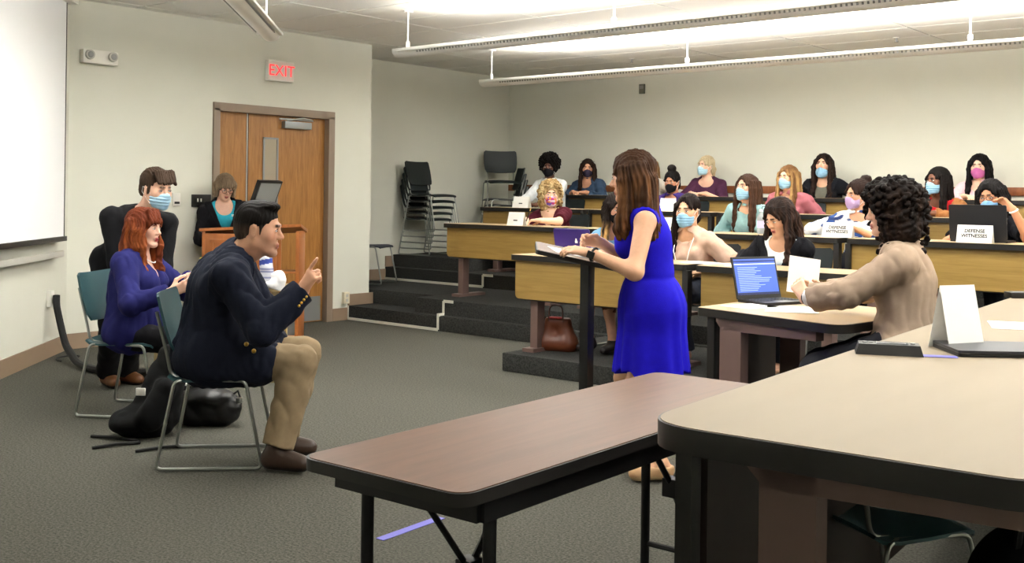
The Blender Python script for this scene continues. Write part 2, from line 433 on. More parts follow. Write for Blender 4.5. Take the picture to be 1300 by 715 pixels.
# ------------------------------------------------------------------ pendant light fixtures
def fixture(p, q, label, hang, power=1.0):
    """Half-round uplight trough from p to q with a slotted lower edge; its lamps are area lights inside it."""
    p, q = Vector(p), Vector(q); L = (q - p).length; d = (q - p).normalized()
    t = thing('pendant_light', label, 'light', p, math.atan2(d.y, d.x), 'linear pendant lights')
    prof = [(.075 * cos(a), .062 * sin(a)) for a in np.linspace(pi * 0.93, 2.07 * pi, 15)]
    inn = [(.068 * cos(a), .055 * sin(a)) for a in np.linspace(2.07 * pi, pi * 0.93, 15)]
    pr = prof + inn; n = len(pr); m = MB()
    m.add([(x, a, b) for x in (0, L) for a, b in pr], [(i, (i + 1) % n, n + (i + 1) % n, n + i) for i in range(n)])
    for x in (.002, L - .006):
        m.add([(x + dx, a, b) for dx in (0, .004) for a, b in prof], [tuple(range(15))[::-1], tuple(range(15, 30))] + [(i, i + 1, 16 + i, 15 + i) for i in range(14)])
    m.build('housing', M['whitepaint'], t)
    # side ledge and bright lamp slots under the belly
    m = MB().span((.06, -.105, -.02), (L - .05, -.075, .0), .004).span((.06, .075, -.02), (L - .05, .105, 0), .004)
    m.build('side_fin', M['whitepaint'], t)
    m = MB()
    k = 0; x = .3
    while x < L - .3 and k < 160:
        m.span((x, -.073, -.036), (x + .012, -.066, -.012)); m.span((x, .066, -.036), (x + .012, .073, -.012)); x += .035; k += 1
    o = m.build('louvre_slots', M['grey'], t, 0); o['kind'] = 'stuff'
    MB().cyl((.1, 0, .0), (L - .1, 0, .0), .018, 10).build('lamp_tube', emit('tube_glow', 'fff4e2', 5.0), t)
    for x in hang:
        if x > L: continue
        h = MB().cyl((x, 0, .0), (x, 0, ZC - p.z), .007, 8)
        h.cyl((x, 0, ZC - p.z - .02), (x, 0, ZC - p.z), .04, 14, .045).cyl((x, 0, -.05), (x, 0, .075), .018, 10)
        h.build('hanger_rod', M['whitepaint'], t)
    if power:
        for nm, z, wv, wd, rx in (('uplight_lamp', .04, LAMP_UP, .09, pi), ('downlight_lamp', -.075, LAMP_DOWN, .05, 0)):
            ld = bpy.data.lights.new(nm, 'AREA'); ld.shape = 'RECTANGLE'; ld.size = L - .9; ld.size_y = wd
            ld.energy = wv * L * power; ld.color = LAMP_COL
            lo = bpy.data.objects.new(nm, ld); COL.objects.link(lo); lo.parent = t
            lo.location = (L / 2 + .25, 0, z); lo.rotation_euler = (rx, 0, 0)
    return t
ZL = 2.6
fixture((-6.87, 6.6, ZL), (1.9, 6.6, ZL), 'long white pendant light over the front desk row', (.12, 2.3, 4.6, 6.9, 8.6))
fixture((-7.93, 8.93, ZL), (1.9, 8.93, ZL), 'long white pendant light nearest the back wall', (.12, 2.6, 5.2, 7.8))
fixture((-6.96, 5.29, ZL), (-4.2, 2.53, ZL), 'diagonal pendant light hanging in front of the screen', (.25, 2.0, 3.5), 1.35)
fixture((-3.2, 4.3, ZL), (1.9, 4.3, ZL), 'pendant light above the front tables', (.12, 2.6, 4.8))
fixture((-2.2, 1.9, ZL), (1.9, 1.9, ZL), 'pendant light above the camera end of the room', (.12, 2.2, 3.9), .6)

def sprinkler(px, py, which):
    p = at(px, py, Z=ZC)
    t = thing('sprinkler_head', 'small sprinkler head on the ceiling, the %s of the two' % which, 'sprinkler', p, 0, 'ceiling sprinklers')
    MB().cyl((0, 0, -.004), (0, 0, -.012), .035, 14).build('escutcheon', M['whitepaint'], t)
    m = MB().cyl((0, 0, -.01), (0, 0, -.045), .01, 8).cyl((0, 0, -.045), (0, 0, -.05), .02, 10)
    m.build('deflector', M['grey'], t)
sprinkler(802, 74, 'left'); sprinkler(1138, 47, 'right')

# ------------------------------------------------------------------ desk rows on the tiers
def tier_table(x0, x1, yf, zb, label, group, postL=False, postR=True, depth=.46, H=.745):
    """Fixed classroom desk: laminate top with black edge, hanging wood panel, pedestal legs."""
    L = x1 - x0
    t = thing('classroom_desk', label, 'desk', (x0, yf, zb), 0, group)
    r = .03
    out = rrect(L, depth, r, 4, L / 2, depth / 2); inn = rrect(L - .012, depth - .012, r, 4, L / 2, depth / 2)
    MB().prism(inn, H - .034, H + .001).build('desk_top', M['ttop'], t)
    MB().prism(out, H - .042, H - .001).build('edge_band', M['black'], t)
    a = .05; pts = []
    W2, z0, z1, rr = L - .06, .405, H - .042, .035
    for p in rrect(W2, z1 - z0, rr, 4, L / 2, (z0 + z1) / 2):
        pts.append((p[0], p[1] if p[1] < (z0 + z1) / 2 else z1))
    F = frame((1, 0, 0), (0, 0, 1), (0, -1, 0), (0, .06, 0))
    MB().prism(pts, 0, .022, F).build('modesty_panel', M['panel'], t, 30)
    MB().span((.06, .062, z0 + .012), (L - .06, .09, z0 + .03)).span((.10, .062, z0 - .012), (L - .10, .08, z0 + .004)).build('panel_rail', M['black'], t)
    for sx in (.17, L - .17):
        m = MB().span((sx - .035, .10, .02), (sx + .035, .19, H - .042), .006)
        m.prism([(sx - .055, .03), (sx + .055, .03), (sx + .05, depth - .03), (sx - .05, depth - .03)], .0, .028)
        m.build('leg', M['brownsteel'], t)
    for on, x in ((postL, .012), (postR, L - .012)):
        if on: MB().span((x - .022, .012, z0 - .02), (x + .022, .075, H - .04), .004).build('end_post', M['black'], t)
    return t
G1, G2, G3, G4 = 'front row desks', 'second row desks', 'third row desks', 'back row desks'
YT = {1: 6.38, 2: 8.0, 3: 9.3, 4: 10.48}
for i, (a, b, l) in enumerate([(-5.37, -3.80, 'front row desk above the brown handbag'), (-3.73, -2.66, 'front row desk behind the open laptop')]):
    tier_table(a, b, YT[1], TZ[1], l, G1, postR=(i == 0))
for i, (a, b, l) in enumerate([(-7.64, -6.13, 'second row desk at its left end, where the woman with blond curls writes'), (-6.05, -4.75, 'second row desk hidden behind the woman in blue'),
                               (-4.68, -3.42, 'second row desk in front of the pale teal sweater'), (-3.35, -1.5, 'second row desk with the black laptop on it')]):
    tier_table(a, b, YT[2], TZ[2], l, G2, postL=(i == 3))
for i, (a, b, l) in enumerate([(-8.30, -6.82, 'third row desk at its left end beside the stacked chairs'), (-6.75, -5.27, 'third row desk in front of the black mask and top bun'),
                               (-5.20, -3.72, 'third row desk in front of the pink sweater'), (-3.65, -2.05, 'third row desk in front of the red top')]):
    tier_table(a, b, YT[3], TZ[3], l, G3, postL=(i > 0))
for i, (a, b, l) in enumerate([(-7.95, -6.55, 'back row desk in front of the denim shirt'), (-6.48, -5.05, 'back row desk in front of the plum top'),
                               (-4.98, -3.55, 'back row desk in front of the black blazer'), (-3.48, -2.0, 'back row desk at the far right under the pink mask')]):
    tier_table(a, b, YT[4], TZ[4], l, G4)

# ------------------------------------------------------------------ big pale desk in the foreground and its twin
def front_desk(name, label, outline, H, post, panel, legs, thick=.05, topm='top'):
    t = thing(name, label, 'desk', (outline[0][0], outline[0][1], 0)); O = Vector((outline[0][0], outline[0][1], 0))
    pl = [Vector((p[0], p[1])) for p in outline]; rad = [p[2] for p in outline]; out = []; inn = []
    c = sum(pl, Vector((0, 0))) / len(pl)
    for i, p in enumerate(pl):
        a = pl[i - 1]; b = pl[(i + 1) % len(pl)]; r = rad[i]
        s0 = p + (a - p).normalized() * r; s1 = p + (b - p).normalized() * r
        for k in range(9):
            q = k / 8; out.append(s0 * (1 - q) ** 2 + p * 2 * q * (1 - q) + s1 * q * q)
    n = len(out)
    for i, p in enumerate(out):
        tn = (out[(i + 1) % n] - out[i - 1]).normalized(); inn.append(p - Vector((tn.y, -tn.x)) * .006)
    # outline is counter-clockwise, so (t.y, -t.x) points outward
    m = MB().prism([tuple(p) for p in inn], H - thick + .006, H + .0015); ch(m, 'desk_top', M[topm], t, O)
    m = MB().prism([tuple(p) for p in out], H - thick, H - .0005); ch(m, 'edge_band', M['black'], t, O, 50)
    (a, b, th) = panel
    a, b = Vector((*a, 0)), Vector((*b, 0)); d = (b - a).normalized(); nn = Vector((-d.y, d.x, 0))
    ch(MB().prism([(q.x, q.y) for q in (a, b, b + nn * th, a + nn * th)], .12, H - thick), 'modesty_panel', M['darkpanel'], t, O)
    for x, y in post: ch(MB().span((x - .022, y - .022, 0), (x + .022, y + .022, H - thick), .004), 'corner_post', M['black'], t, O)
    for (p, q, cw) in legs:
        p, q = Vector((*p, 0)), Vector((*q, 0)); d = (q - p).normalized(); nn = Vector((-d.y, d.x, 0)); L = (q - p).length
        R_ = frame(d, nn, (0, 0, 1), p)
        m = MB().add(*prim_box((0, -.03, .03), (cw, .03, H - thick - .01)), R_)
        m.add(*prism_yz([(0, H - thick - .062), (L, H - thick - .05), (L, H - thick), (-.03, H - thick), (-.03, H - thick - .02), (0, H - thick - .05)], -.03, .03), R_)
        m.add(*prim_box((-.08, -.04, 0), (L * .75, .04, .035)), R_)
        ch(m, 'leg', M['brownsteel'], t, O, 30)
    return t
def prim_box(a, b):
    m = MB().span(a, b); return m.v, m.f
def prism_yz(pts, y0, y1):
    n = len(pts)
    vs = [(p[0], y0, p[1]) for p in pts] + [(p[0], y1, p[1]) for p in pts]
    return vs, [tuple(range(n)), tuple(range(n, 2 * n))[::-1]] + [((i + 1) % n, i, n + i, n + (i + 1) % n) for i in range(n)]
front_desk('conference_desk', 'large pale desk with a thick black edge in the right foreground',
           [(-1.345, 2.05, .16), (-.49, 2.10, .10), (-.62, 6.20, .10), (-1.645, 6.35, .10)], .84,
           [(-1.275, 2.165)], ((-1.265, 2.2), (-1.55, 5.9), -.02),
           [((-1.085, 2.17), (-.53, 2.19), .13), ((-1.40, 5.7), (-.62, 5.7), .13)], thick=.058)
front_desk('side_desk', 'tan desk with brown steel legs that carries the open laptop',
           [(-3.035, 5.215, .03), (-2.10, 4.96, .12), (-1.98, 5.9, .10), (-2.99, 6.08, .03)], .74,
           [(-2.95, 5.25)], ((-2.965, 5.28), (-2.935, 5.95), -.02),
           [((-2.86, 5.21), (-2.24, 5.05), .15), ((-2.8, 5.8), (-2.1, 5.75), .13)], thick=.045, topm='ttop')

# ------------------------------------------------------------------ folding table
ft = thing('folding_table', 'long brown folding table with a black edge in the foreground', 'table', (-1.795, 2.475, 0), R(1.7))
H = .72
MB().prism(rrect(.508, 1.648, .045, 6), H - .02, H + .001).build('table_top', M['ftop'], ft)
MB().prism(rrect(.52, 1.66, .05, 6), H - .03, H - .001).build('edge_band', M['black'], ft, 50)
m = MB()
for sx in (-1, 1): m.span((sx * .225 - .012, -.73, H - .085), (sx * .225 + .012, .73, H - .03))
for sy in (-1, 1): m.span((-.225, sy * .73 - .012, H - .085), (.225, sy * .73 + .012, H - .03))
m.build('apron', M['blackmetal'], ft)
for sy in (-1, 1):
    for sx in (-1, 1):
        lg = MB().cyl((sx * .195, sy * .66, 0), (sx * .195, sy * .66, H - .03), .016, 12).build('leg', M['blackmetal'], ft)
        MB().cyl((sx * .195, sy * .66, 0), (sx * .195, sy * .66, .03), .02, 12).build('leg_cap', M['black'], lg)
    for z, q in ((.16, .010), (H - .06, .012)): MB().cyl((-.195, sy * .66, z), (.195, sy * .66, z), q, 8).build('cross_bar', M['blackmetal'], ft)
    b = MB().tube([(0, sy * .66, .16), (.0, sy * .50, .42), (0, sy * .28, H - .05)], .010, 8).tube([(0, sy * .50, .42), (0, sy * .66, H - .10)], .008, 8)
    b.box((0, sy * .50, .42), (.05, .05, .06), None, .006)
    b.build('folding_brace', M['blackmetal'], ft)

# ------------------------------------------------------------------ stacking chair (faces +X)
def chair_parts(t, shell, metal, navy=None):
    def shell_pt(u, v, prof, wid, th=0):
        pass
    def sheet(path, width, th=.011, dish=.02, n=10):
        """Bent plastic sheet following a side profile."""
        m = MB(); k = len(path)
        P = [Vector((p[0], 0, p[1])) for p in path]
        top = []; bot = []
        for i, p in enumerate(P):
            tg = (P[min(i + 1, k - 1)] - P[max(i - 1, 0)]).normalized(); nr = Vector((-tg.z, 0, tg.x))
            w = width[i] if isinstance(width, list) else width
            for j in range(n + 1):
                s = -1 + 2 * j / n
                q = p + Vector((0, s * w / 2, 0)) + nr * dish * s * s
                top.append(q + nr * th / 2); bot.append(q - nr * th / 2)
        c = n + 1; o = len(top); fs = []
        for i in range(k - 1):
            for j in range(n):
                a = i * c + j; fs.append((a, a + 1, a + c + 1, a + c)); fs.append((o + a, o + a + c, o + a + c + 1, o + a + 1))
        for i in range(k - 1):
            a, b = i * c, (i + 1) * c; fs.append((a, b, o + b, o + a)); fs.append((a + n, o + a + n, o + b + n, b + n))
        for j in range(n):
            a = j; fs.append((a, o + a, o + a + 1, a + 1)); a = (k - 1) * c + j; fs.append((a, a + 1, o + a + 1, o + a))
        return m.add(top + bot, fs)
    seat = [(.215, .425), (.20, .440), (.15, .450), (.0, .444), (-.12, .440), (-.18, .446), (-.205, .462)]
    sheet(seat, [.40, .42, .44, .45, .44, .43, .41], .012, .010).build('seat', M[navy or shell], t)
    back = [(-.205, .56), (-.222, .60), (-.245, .68), (-.268, .77), (-.283, .83), (-.287, .845)]
    sheet(back, [.38, .42, .44, .44, .43, .39], .013, -.025).build('backrest', M[shell], t)
    for sy in (-1, 1):
        y = sy * .225; ys = sy * .19
        m = MB().tube(arc([(-.12, ys, .432), (.16, y, .432), (.245, y + sy * .012, .012), (-.255, y + sy * .012, .012), (-.175, y, .432), (-.10, ys, .432)], .03), .0085, 8)
        m.build('side_frame', M[metal], t)
        MB().tube(arc([(-.10, sy * .16, .430), (-.20, sy * .17, .445), (-.222, sy * .175, .56), (-.272, sy * .175, .76)], .04), .0085, 8).build('back_support', M[metal], t)
    for x in (.12, -.13): MB().cyl((x, -.21, .43), (x, .21, .43), .007, 8).build('cross_bar', M[metal], t)
proto = {}
def chair(shell, loc, rotz, label, group=None, navy=None):
    key = (shell, navy)
    if key not in proto:
        t = thing('stacking_chair', label, 'chair', loc, rotz, group)
        chair_parts(t, shell, 'chrome', navy); proto[key] = t; return t
    o = dup(proto[key], loc, rotz, label, group)
    if not group and 'group' in o: del o['group']
    return o
def fwd(deg): return Vector((cos(R(deg)), sin(R(deg)), 0))

# ------------------------------------------------------------------ people: bodies, clothes and hair grown as smooth distance fields
V = lambda *a: np.array(a if len(a) > 1 else a[0], dtype=np.float64)
def unit(v):
    v = np.asarray(v, float); return v / max(np.linalg.norm(v), 1e-9)

class Field:
    """Signed distance grid; shapes are blended in with a smooth minimum and meshed by surface nets."""
    def __init__(s, h): s.h = h; s.ops = []
    def put(s, fn, lo, hi, k, op): s.ops.append((fn, np.asarray(lo, float), np.asarray(hi, float), k, op)); return s
    def cap(s, a, b, ra, rb=None, k=.02, op='+', flat=None, cut=False):
        a, b = V(a), V(b); rb = ra if rb is None else rb; ab = b - a; L2 = max(ab @ ab, 1e-12); L = L2 ** .5
        fa = None if flat is None else (unit(flat[0]), flat[1])
        rm = max(ra, rb) * (1.0 if flat is None else max(1, 1 / flat[1]))
        def fn(x, y, z):
            px, py, pz = x - a[0], y - a[1], z - a[2]
            if fa is not None:
                w = (px * fa[0][0] + py * fa[0][1] + pz * fa[0][2]) * (fa[1] - 1)
                px = px + w * fa[0][0]; py = py + w * fa[0][1]; pz = pz + w * fa[0][2]
            t = (px * ab[0] + py * ab[1] + pz * ab[2]) / L2
            tc = np.clip(t, 0, 1)
            d = np.sqrt((px - tc * ab[0]) ** 2 + (py - tc * ab[1]) ** 2 + (pz - tc * ab[2]) ** 2) - (ra + tc * (rb - ra))
            if cut: d = np.maximum(d, (t - 1) * L)
            return d
        return s.put(fn, np.minimum(a, b) - rm, np.maximum(a, b) + rm, k, op)
    def ell(s, c, r, axes=None, k=.02, op='+'):
        c, r = V(c), V(r); A = np.eye(3) if axes is None else np.asarray(axes, float)   # rows: local axes
        e = np.abs(A.T) @ r
        def fn(x, y, z):
            dx, dy, dz = x - c[0], y - c[1], z - c[2]
            q = [A[i, 0] * dx + A[i, 1] * dy + A[i, 2] * dz for i in range(3)]
            k0 = np.sqrt((q[0] / r[0]) ** 2 + (q[1] / r[1]) ** 2 + (q[2] / r[2]) ** 2)
            k1 = np.sqrt((q[0] / r[0] ** 2) ** 2 + (q[1] / r[1] ** 2) ** 2 + (q[2] / r[2] ** 2) ** 2)
            return k0 * (k0 - 1) / np.maximum(k1, 1e-6)
        return s.put(fn, c - e, c + e, k, op)
    def clip(s, fn): return s.put(fn, [-9e3] * 3, [9e3] * 3, 0, 'x')        # keep where fn < 0
    def warp(s, fn): return s.put(fn, [-9e3] * 3, [9e3] * 3, 0, 'w')        # adds fn to the distance
    def grow(s):
        adds = [o for o in s.ops if o[4] == '+']; h = s.h
        lo = np.min([o[1] for o in adds], 0) - 4 * h - .01; hi = np.max([o[2] for o in adds], 0) + 4 * h + .01
        n = np.ceil((hi - lo) / h).astype(int) + 1
        ax = [(lo[i] + h * np.arange(n[i])).astype(np.float32) for i in range(3)]
        F = np.full(n, .5, np.float32)
        for fn, a, b, k, op in s.ops:
            if op in 'xw': sl = [slice(0, n[i]) for i in range(3)]
            else:
                pad = max(k, .012) + 2.5 * h
                i0 = np.clip(np.floor((a - pad - lo) / h).astype(int), 0, n); i1 = np.clip(np.ceil((b + pad - lo) / h).astype(int) + 1, 0, n)
                if np.any(i1 <= i0): continue
                sl = [slice(i0[i], i1[i]) for i in range(3)]
            x, y, z = ax[0][sl[0]][:, None, None], ax[1][sl[1]][None, :, None], ax[2][sl[2]][None, None, :]
            G = F[tuple(sl)]
            if op == 'w':
                m = np.abs(G) < .06
                ii = np.nonzero(m); G[ii] += fn(ax[0][ii[0]], ax[1][ii[1]], ax[2][ii[2]]).astype(np.float32); continue
            d = fn(x, y, z).astype(np.float32)
            if op == '+':
                if k > 0:
                    q = np.maximum(k - np.abs(G - d), 0); np.minimum(G, d, out=G); G -= q * q / (4 * k)
                else: np.minimum(G, d, out=G)
            elif op == '-':
                d = -d
                if k > 0:
                    q = np.maximum(k - np.abs(G - d), 0); np.maximum(G, d, out=G); G += q * q / (4 * k)
                else: np.maximum(G, d, out=G)
            else: np.maximum(G, d, out=G)
        return nets(F, lo, h)

CORN = np.array([[i, j, k] for i in (0, 1) for j in (0, 1) for k in (0, 1)])
EDG = [(a, b) for a in range(8) for b in range(a + 1, 8) if np.abs(CORN[a] - CORN[b]).sum() == 1]
def nets(F, lo, h):
    s = F < 0; n = F.shape
    cnt = np.zeros([d - 1 for d in n], np.uint8)
    for c in CORN: cnt += s[c[0]:n[0] - 1 + c[0], c[1]:n[1] - 1 + c[1], c[2]:n[2] - 1 + c[2]]
    act = (cnt > 0) & (cnt < 8); I = np.argwhere(act)
    if not len(I): return np.zeros((0, 3)), np.zeros((0, 4), int)
    idx = np.full(cnt.shape, -1, np.int32); idx[act] = np.arange(len(I))
    f = np.stack([F[I[:, 0] + c[0], I[:, 1] + c[1], I[:, 2] + c[2]] for c in CORN], 1)
    acc = np.zeros((len(I), 3)); w = np.zeros(len(I))
    for a, b in EDG:
        fa, fb = f[:, a], f[:, b]; m = (fa < 0) != (fb < 0)
        t = fa[m] / (fa[m] - fb[m]); acc[m] += CORN[a] + t[:, None] * (CORN[b] - CORN[a]); w[m] += 1
    P = lo + (I + acc / w[:, None]) * h
    Q = []
    for ax in range(3):
        u, v = (ax + 1) % 3, (ax + 2) % 3
        a = [slice(None)] * 3; b = [slice(None)] * 3; a[ax] = slice(0, n[ax] - 1); b[ax] = slice(1, n[ax])
        for o in (u, v):
            a[o] = slice(1, n[o] - 1); b[o] = slice(1, n[o] - 1)
        sa, sb = s[tuple(a)], s[tuple(b)]; E = np.argwhere(sa != sb)
        if not len(E): continue
        flip = sa[E[:, 0], E[:, 1], E[:, 2]]
        E = E.copy(); E[:, u] += 1; E[:, v] += 1
        du = np.zeros(3, int); dv = np.zeros(3, int); du[u] = 1; dv[v] = 1
        g = lambda o: idx[o[:, 0], o[:, 1], o[:, 2]]
        q = np.stack([g(E - du - dv), g(E - dv), g(E), g(E - du)], 1)
        q[~flip] = q[~flip][:, ::-1]; Q.append(q)
    Q = np.concatenate(Q); return P, Q[(Q >= 0).all(1)]

def seg_dist(P, a, b):
    a, b = V(a), V(b); ab = b - a; t = np.clip((P - a) @ ab / max(ab @ ab, 1e-12), 0, 1)
    return np.linalg.norm(P - a - t[:, None] * ab, axis=1)

def vnoise(P, f, seed=0, n=7):
    """Smooth pseudo noise in -1..1 from a sum of sine waves."""
    r = np.random.RandomState(seed); s = 0
    x, y, z = P
    for i in range(n):
        d = r.normal(size=3); d /= np.linalg.norm(d); q = f * r.uniform(.6, 1.5)
        s = s + np.sin((x * d[0] + y * d[1] + z * d[2]) * q + r.uniform(0, 6.28))
    return s / n ** .5

def attr_mat(name, rough, var=.08, scale=60, bump=0.0, bscale=200, stretch=(1, 1, 1), spec=.4, sheen=0, sss=0):
    """Material whose base colour is the mesh's own dye (point attribute 'col') with fine procedural grain."""
    m, nt, b = new_mat(name)
    at_ = N(nt, 'ShaderNodeAttribute', attribute_name='col'); tc = N(nt, 'ShaderNodeTexCoord')
    mp = N(nt, 'ShaderNodeMapping'); mp.inputs['Scale'].default_value = stretch; nt.links.new(tc.outputs['Object'], mp.inputs[0])
    nz = N(nt, 'ShaderNodeTexNoise', i_Scale=scale, i_Detail=4.0); nt.links.new(mp.outputs[0], nz.inputs['Vector'])
    mr = N(nt, 'ShaderNodeMapRange'); mr.inputs[3].default_value = 1 - var * 2; mr.inputs[4].default_value = 1 + var * 2
    nt.links.new(nz.outputs['Fac'], mr.inputs[0])
    mx = N(nt, 'ShaderNodeVectorMath', operation='SCALE'); nt.links.new(at_.outputs['Color'], mx.inputs[0]); nt.links.new(mr.outputs[0], mx.inputs['Scale'])
    nt.links.new(mx.outputs[0], b.inputs['Base Color'])
    b.inputs['Roughness'].default_value = rough; b.inputs['Specular IOR Level'].default_value = spec
    if sheen: b.inputs['Sheen Weight'].default_value = sheen
    if sss:
        b.inputs['Subsurface Weight'].default_value = sss; b.inputs['Subsurface Radius'].default_value = (.012, .004, .002); b.inputs['Subsurface Scale'].default_value = 1.0
    if bump:
        n2 = N(nt, 'ShaderNodeTexNoise', i_Scale=bscale, i_Detail=2.0); nt.links.new(mp.outputs[0], n2.inputs['Vector'])
        bp = N(nt, 'ShaderNodeBump', i_Strength=bump, i_Distance=.004); nt.links.new(n2.outputs['Fac'], bp.inputs['Height']); nt.links.new(bp.outputs[0], b.inputs['Normal'])
    return m
MS = attr_mat('skin', .48, .05, 45, .05, 300, spec=.35)
MC = attr_mat('cloth', .85, .07, 30, .25, 350, spec=.15)
MH = attr_mat('hair', .6, .30, 30, .35, 60, (4, 4, .5), spec=.10)
MK = attr_mat('curl_hair', .65, .30, 50, .5, 120, spec=.08)
ML = attr_mat('leather', .4, .06, 30, .15, 150)

def dyed(name, PQ, col, mat_, parent, org, paint=()):
    P, Q = PQ
    me = bpy.data.meshes.new(name)
    if len(Q) == 0: P = np.zeros((3, 3)); Q = np.array([[0, 1, 2, 0]])[:, :3]
    nq = Q.shape[1]
    me.vertices.add(len(P)); me.vertices.foreach_set('co', (P - V(org)).astype(np.float32).ravel())
    me.loops.add(len(Q) * nq); me.loops.foreach_set('vertex_index', Q.astype(np.int32).ravel())
    me.polygons.add(len(Q)); me.polygons.foreach_set('loop_start', (np.arange(len(Q)) * nq).astype(np.int32)); me.polygons.foreach_set('loop_total', np.full(len(Q), nq, np.int32))
    me.polygons.foreach_set('use_smooth', np.ones(len(Q), bool))
    me.update(calc_edges=True); me.validate()
    C = np.ones((len(P), 4), np.float32); C[:, :3] = lin(col)
    for fn, c in paint:
        w = np.clip(fn(P), 0, 1)[:, None]; C[:, :3] = C[:, :3] * (1 - w) + np.array(lin(c)) * w
    a = me.attributes.new('col', 'FLOAT_COLOR', 'POINT'); a.data.foreach_set('color', C.ravel())
    me.materials.append(mat_)
    o = bpy.data.objects.new(name, me); COL.objects.link(o); o.parent = parent; return o

def rotaxis(v, axis, ang):
    axis = unit(axis); v = V(v); return v * cos(ang) + np.cross(axis, v) * sin(ang) + axis * (axis @ v) * (1 - cos(ang))

def ik(a, t, l1, l2, hint):
    a, t = V(a), V(t); d = t - a; L = np.linalg.norm(d); M_ = (l1 + l2) * .999
    if L > M_: t = a + d / L * M_; L = M_
    u = unit(t - a); x = (l1 * l1 - l2 * l2 + L * L) / (2 * L); y = max(l1 * l1 - x * x, 0) ** .5
    hn = V(hint); hn = unit(hn - u * (hn @ u)); return a + u * x + hn * y, t

